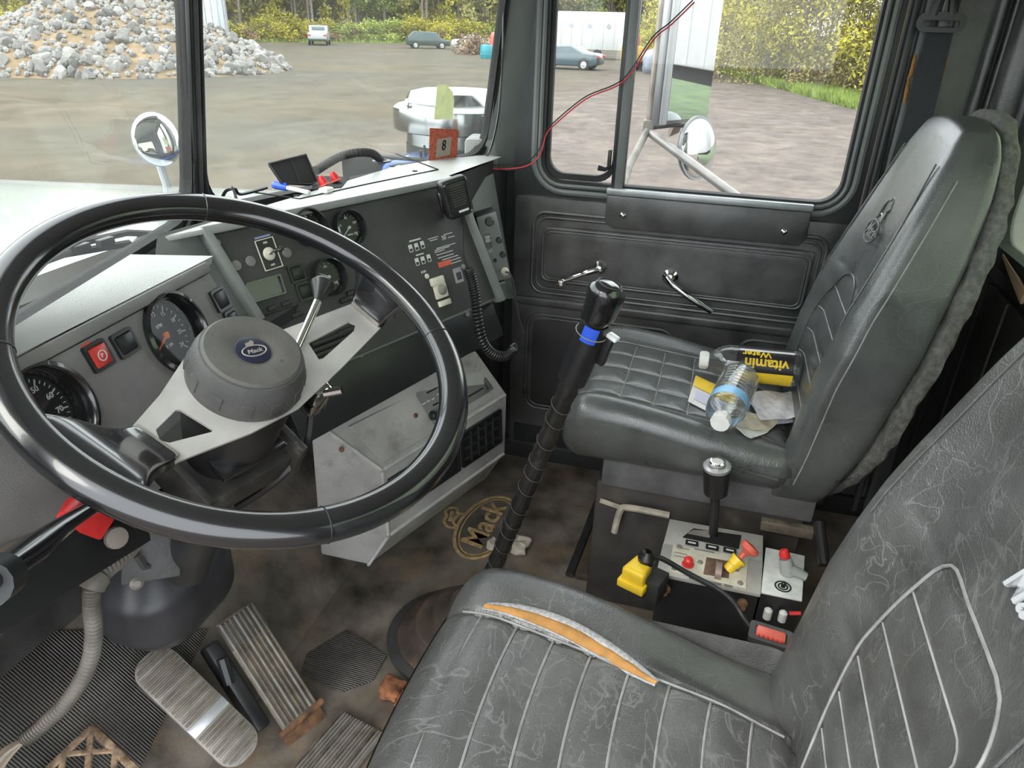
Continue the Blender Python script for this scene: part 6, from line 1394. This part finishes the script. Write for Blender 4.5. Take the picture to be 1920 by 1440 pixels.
# tall black lever with chrome-topped knob
b0_ = CF.P(*cuv(1337, 1004), .0); 
kz = at(1345, 868, 'x', b0_.x - .02)
kl = thing('console_lever', 'black lever with chrome topped knob rising from the console', 'lever')
part('lever_rod', MB().tube([b0_, b0_.lerp(kz, .55)], .0095, 14), MV['black'], kl)
dk2 = (kz - b0_).normalized(); KM = zto(dk2, kz)
part('lever_knob', MB().lathe([(.012, -.085), (.024, -.075), (.027, -.02), (.0275, -.012), (.026, -.006), (0, -.006)], 30, KM), MV['black'], kl)
part('knob_ring', MB().lathe([(.0275, -.012), (.0275, -.006), (.022, -.002), (.017, -.003), (.017, -.008)], 30, KM), mat('dull_knob_ring', (.45, .45, .45), .35, .6), kl)
part('knob_cap', MB().lathe([(.016, -.006), (.0165, .004), (.014, .0065), (0, .0075)], 26, KM), MV['chrome'], kl)
# second box with the white plate
bx_ = thing('switch_box', 'white plated switch box with red tipped toggle beside the console', 'switch box', CF.M)
WPl = [cuv(*q) for q in ((1427, 1110), (1504, 1126), (1509, 1042), (1436, 1026))]
part('box_body', MB().prism(WPl, -.14, -.004, None, .002), MV['black'], bx_)
part('white_plate', MB().prism(WPl, -.004, 0, None, .001), mat('scuffed_white_plate', (.66, .68, .67), .45, var=.12, vscale=50), bx_)
c = cuv(1468, 1100); part('switch_label', MB().lathe([(.016, 0), (.016, .001), (.013, .001), (.013, 0)], 28, T(c[0], c[1], 0), True).lathe([(.010, 0), (.010, .001), (.007, .001), (.007, 0)], 24, T(c[0], c[1], 0), True), MV['black'], bx_)
part('push_stud', MB().lathe([(.0045, 0), (.0045, .010), (.003, .012), (0, .012)], 12, T(c[0], c[1], 0)), MV['black'], bx_)
a = CF.P(*cuv(1478, 1076), .0); b = at(1471, 1040, 'x', a.x + .01)
part('toggle_stem', MB().tube([ci @ a, ci @ a.lerp(b, .8)], [.016, .012], 16), mat('grey_guard', (.34, .35, .35), .5), bx_); 
part('switch_guard', MB().tube([ci @ (a + Vector((0, -.002, .012))), ci @ at(1495, 1073, 'x', a.x), ci @ at(1512, 1082, 'x', a.x - .004)], [.014, .013, .011], 12, flat=.7), bpy.data.materials['grey_guard'], bx_)
part('red_toggle_tip', MB().lathe([(.010, -.006), (.011, .0), (.008, .010), (0, .013)], 18, ci @ zto((b - a).normalized(), b)), MV['red'], bx_)
# fittings hanging below the boxes
for q, r in (((1247, 1103), .011), ((1392, 1130), .010)):
    p = ci @ at(*q, 'x', CF.P(*cuv(1330, 1096)).x - .004); part('side_bolt', MB().lathe([(r, 0), (r, .006), (r * .55, .010), (r * .5, .022), (0, .023)], 10, T(*p) @ zto((0, -1, .2))), MV['rust'], co)
for k, q in enumerate(((1440, 1148), (1468, 1153))):
    p = at(*q, 'x', CF.P(*cuv(1465, 1120)).x - .01); part('wire_terminal', MB().lathe([(.008, -.014), (.008, .006), (.004, .010), (0, .012)], 12, ci @ T(*p)), MV['print'], bx_)
p = at(1480, 1150, 'x', CF.P(*cuv(1465, 1120)).x - .01); part('red_lead', MB().tube([ci @ p, ci @ (p + Vector((.0, -.02, .006)))], .004, 8), MV['red'], bx_)
# yellow connector and cable
yp = at(1196, 1076, 'z', .36)
yc = thing('yellow_connector', 'yellow and black cable connector clipped beside the driver seat', 'connector', T(*yp) @ RZ(R(-20)))
part('connector_body', MB().rbox((.055, .042, .05), .008, (8, 8, 8), lambda p: Vector((p[0], p[1] * (1 - .2 * p[0] / .03), p[2]))), MV['yellow'], yc)
part('connector_flange', MB().box((-.022, .0, -.012), (.022, .056, .018), bev=.004), MV['yellow'], yc)
part('connector_cap', MB().lathe([(.016, 0), (.017, .012), (.012, .020), (.008, .026)], 16, T(.018, -.006, .02)), MV['black'], yc)
part('connector_block', MB().box((.012, -.035, -.02), (.05, .03, .05), bev=.004), MV['black_matt'], yc)
kq = [yp + Vector((.018, -.006, .042)), at(1212, 1042, 'z', .40), at(1240, 1047, 'z', .39), at(1290, 1075, 'z', .375), at(1345, 1105, 'z', .38), at(1375, 1130, 'z', .385), at(1395, 1160, 'z', .375), at(1412, 1182, 'z', .37)]
tag(MB().tube(spline(kq, 8), .0052, 8).build('black_cable', MV['black']), 'black cable curving from the yellow connector over the console', 'cable')
# belt buckle
bq = at(1445, 1192, 'z', .42)
bkl = thing('belt_buckle', 'seat belt buckle with red release button beside the driver seat', 'buckle', T(*bq) @ RZ(R(-8)) @ RX(R(0)))
part('buckle_body', MB().rbox((.040, .066, .075), .009, (8, 10, 10), None, T(0, 0, -.036)), MV['black'], bkl)
part('buckle_rim', MB().ring(rrect(-.021, .021, -.034, .034, .007), rrect(-.013, .013, -.025, .025, .004), -.006, .003), MV['rubber_grey'], bkl)
part('release_button', MB().box((0, 0, .0), (.023, .046, .012), bev=.003), MV['red_faded'], bkl)
for k in range(6): part('button_rib', MB().box((-.011, -.018 + .0072 * k, .003), (.004, .003, .006)), MV['red'], bkl)
part('buckle_stalk', MB().box((0, .0, -.14), (.012, .045, .16), bev=.003), MV['black_matt'], bkl)
# frame rail with bracket along the passenger riser
fr_ = thing('seat_frame_rail', 'pale worn angle bracket along the passenger seat riser', 'bracket')
rx_ = .300
part('angle_rail', MB().tube([at(1125, 938, 'x', rx_), at(1160, 950, 'x', rx_), at(1250, 965, 'x', rx_)], .006, 6), mat('worn_edge', (.36, .32, .26), .6, var=.3, vscale=30), fr_)
part('hook_bracket', MB().tube(spline([at(1255, 966, 'x', rx_ - .01), at(1180, 952, 'x', rx_ - .01), at(1163, 958, 'x', rx_ - .012), at(1152, 998, 'x', rx_ - .02)], 6), .008, 8), bpy.data.materials['worn_edge'], fr_)
part('rear_bracket', MB().box(tuple(at(1475, 990, 'x', rx_)), (.02, .11, .025), None, .003), MV['alu_dirty'], fr_)
part('support_strut', MB().tube([at(1535, 980, 'x', .22), at(1545, 1060, 'x', .15)], .011, 10), MV['black'], fr_)

# ============================================================ LITTER ON THE PASSENGER SEAT
def on_p(x, y, lift=.0): return on_cush(x, y, .51, 0, SP, lift)
def bottle(name, label, base, neck, r, prof, cap_m, parts_fn):
    d = (neck - base).normalized(); M = zto(d, base); L = (neck - base).length; o = thing(name, label, 'bottle', M)
    part('bottle_shell', MB().lathe([(0, .004)] + [(r * a, L * b) for a, b in prof], 32), MV['clear'], o)
    part('bottle_cap', MB().lathe([(0, L + .002), (.0190, L + .002), (.0195, L - .018), (.018, L - .020)], 24), cap_m, o)
    for k in range(12):
        a = 2 * math.pi * k / 12; part('cap_ridge', MB().box((.0195 * math.cos(a), .0195 * math.sin(a), L - .008), (.0016, .0030, .016), None), cap_m, o) if k % 2 == 0 else None
    parts_fn(o, L, r, M); return o
def wrap(mb_me, r, a0):      # wrap flat text round a cylinder: x -> along axis, y -> angle
    for v in mb_me.bm.verts:
        x, y, z = v.co; a = a0 - y / r; rr = r + z; v.co = Vector((rr * math.cos(a), rr * math.sin(a), x))
    return mb_me
def vit(o, L, r, M):
    cd_ = M.inverted().to_3x3() @ (EYE - M.translation); a0 = math.atan2(cd_.y, cd_.x)
    def band(z0_, z1_, a, b, rr): return MB().grid(lambda u, v: Vector((rr * math.cos(a0 + a + (b - a) * u), rr * math.sin(a0 + a + (b - a) * u), z0_ + (z1_ - z0_) * v)), 28, 2)
    z0_, z1_ = L * .08, L * .62
    part('label_wrap', band(z0_, z1_, -math.pi, math.pi, r * 1.005), MV['black'], o, smooth=60)
    part('yellow_band', band(z0_, z1_, -1.75, -.42, r * 1.012), MV['yellow'], o, smooth=60) 
    part('white_stripe', band(z0_, z1_, .80, .95, r * 1.012), MV['paper'], o, smooth=60)
    t1 = wrap(MB().text('vitamin', .034, T((z0_ + z1_) / 2, -.004, .0), .0004, .0009), r * 1.014, a0)
    part('label_text', t1, MV['yellow'], o, smooth=0)
    t2 = wrap(MB().text('Water', .024, T((z0_ + z1_) / 2 + .022, -.028, .0), .0004, .0005), r * 1.014, a0)
    part('label_text', t2, MV['yellow'], o, smooth=0)
b1_ = at(1499, 692, 'z', .592); n1 = at(1313, 674, 'z', .585)
bottle('drink_bottle', 'clear drink bottle with black and yellow label lying on the passenger seat', b1_, n1, .043,
       [(.80, .0), (.97, .02), (1, .06), (1, .62), (.97, .66), (1.0, .70), (.9, .78), (.62, .87), (.40, .91), (.40, .97)], MV['paper'], vit)
def wat(o, L, r, M):
    part('blue_label', MB().lathe([(r * 1.01, L * .56), (r * 1.012, L * .57), (r * 1.012, L * .70), (r * 1.01, L * .71)], 32), mat('pale_blue_label', (.25, .50, .78), .4, var=.2, vscale=40), o, smooth=60)
    for k in range(7): part('bottle_rib', MB().tube([(r * 1.0 * math.cos(a), r * 1.0 * math.sin(a), L * (.10 + .065 * k)) for a in [2 * math.pi * j / 28 for j in range(28)]], .0012, 5, True), MV['clear'], o)
b2_ = at(1388, 708, 'z', .610); n2 = at(1350, 793, 'z', .590)
bottle('water_bottle', 'small clear ribbed water bottle with pale blue label lying across papers', b2_, n2, .041,
       [(.8, .0), (.98, .02), (1, .06), (1, .72), (.95, .80), (.75, .88), (.45, .93), (.42, .98)], MV['paper'], wat)
def sheet(name, label, qs, m, lift, cat, bend=.004, seed=0, thick=.0012):
    c_ = [on_p(*q, lift) for q in qs]
    def f(u, v):
        p = c_[0].lerp(c_[1], u).lerp(c_[3].lerp(c_[2], u), v); return p + Vector((0, 0, bend * noise.noise(Vector((u * 2.2 + seed, v * 2.2, seed))) + bend * .6))
    return tag(MB().grid(f, 12, 12, None, thick).build(name, m, smooth=60), label, cat), c_
o, cq_ = sheet('membership_card', 'white card with yellow top beside the water bottle cap', ((1304, 706), (1382, 742), (1362, 790), (1290, 752)), MV['paper'], .006, 'card', .001, 1)
part('yellow_strip', MB().grid(lambda u, v: cq_[0].lerp(cq_[1], u * .98 + .01).lerp(cq_[3].lerp(cq_[2], u * .98 + .01), v * .42) + Vector((0, 0, .0035)), 6, 4), MV['yellow'], o)
part('printed_box', MB().grid(lambda u, v: cq_[0].lerp(cq_[1], .12 + u * .7).lerp(cq_[3].lerp(cq_[2], .12 + u * .7), .52 + v * .34) + Vector((0, 0, .0035)), 4, 4), mat('pale_lilac_print', (.62, .62, .76), .6), o)
sheet('folded_paper', 'folded white receipt sheets against the passenger backrest', ((1405, 742), (1500, 735), (1490, 788), (1425, 795)), mat('printed_paper', (.66, .65, .66), .7, var=.2, vscale=60), .012, 'paper', .012, 3)
sheet('folded_paper', 'blue lined paper slip under the folded receipt sheets', ((1395, 735), (1440, 760), (1492, 792), (1430, 800)), mat('blue_lined_paper', (.52, .55, .64), .7, var=.2, vscale=80), .006, 'paper', .006, 5)
sheet('teal_card', 'dark teal card poking out beside the backrest', ((1470, 742), (1500, 728), (1500, 755), (1480, 760)), mat('teal_card', (.03, .22, .20), .5), .010, 'card', .002, 6)
sheet('torn_paper', 'torn cream paper scrap in front of the receipts', ((1398, 775), (1470, 785), (1440, 812), (1380, 806)), mat('cream_paper', (.60, .54, .40), .8, var=.2, vscale=40), .006, 'paper', .010, 8)
sheet('torn_paper', 'white folded scrap at the inboard edge of the passenger cushion', ((1375, 800), (1425, 800), (1440, 812), (1408, 824)), MV['paper'], .006, 'paper', .004, 9)
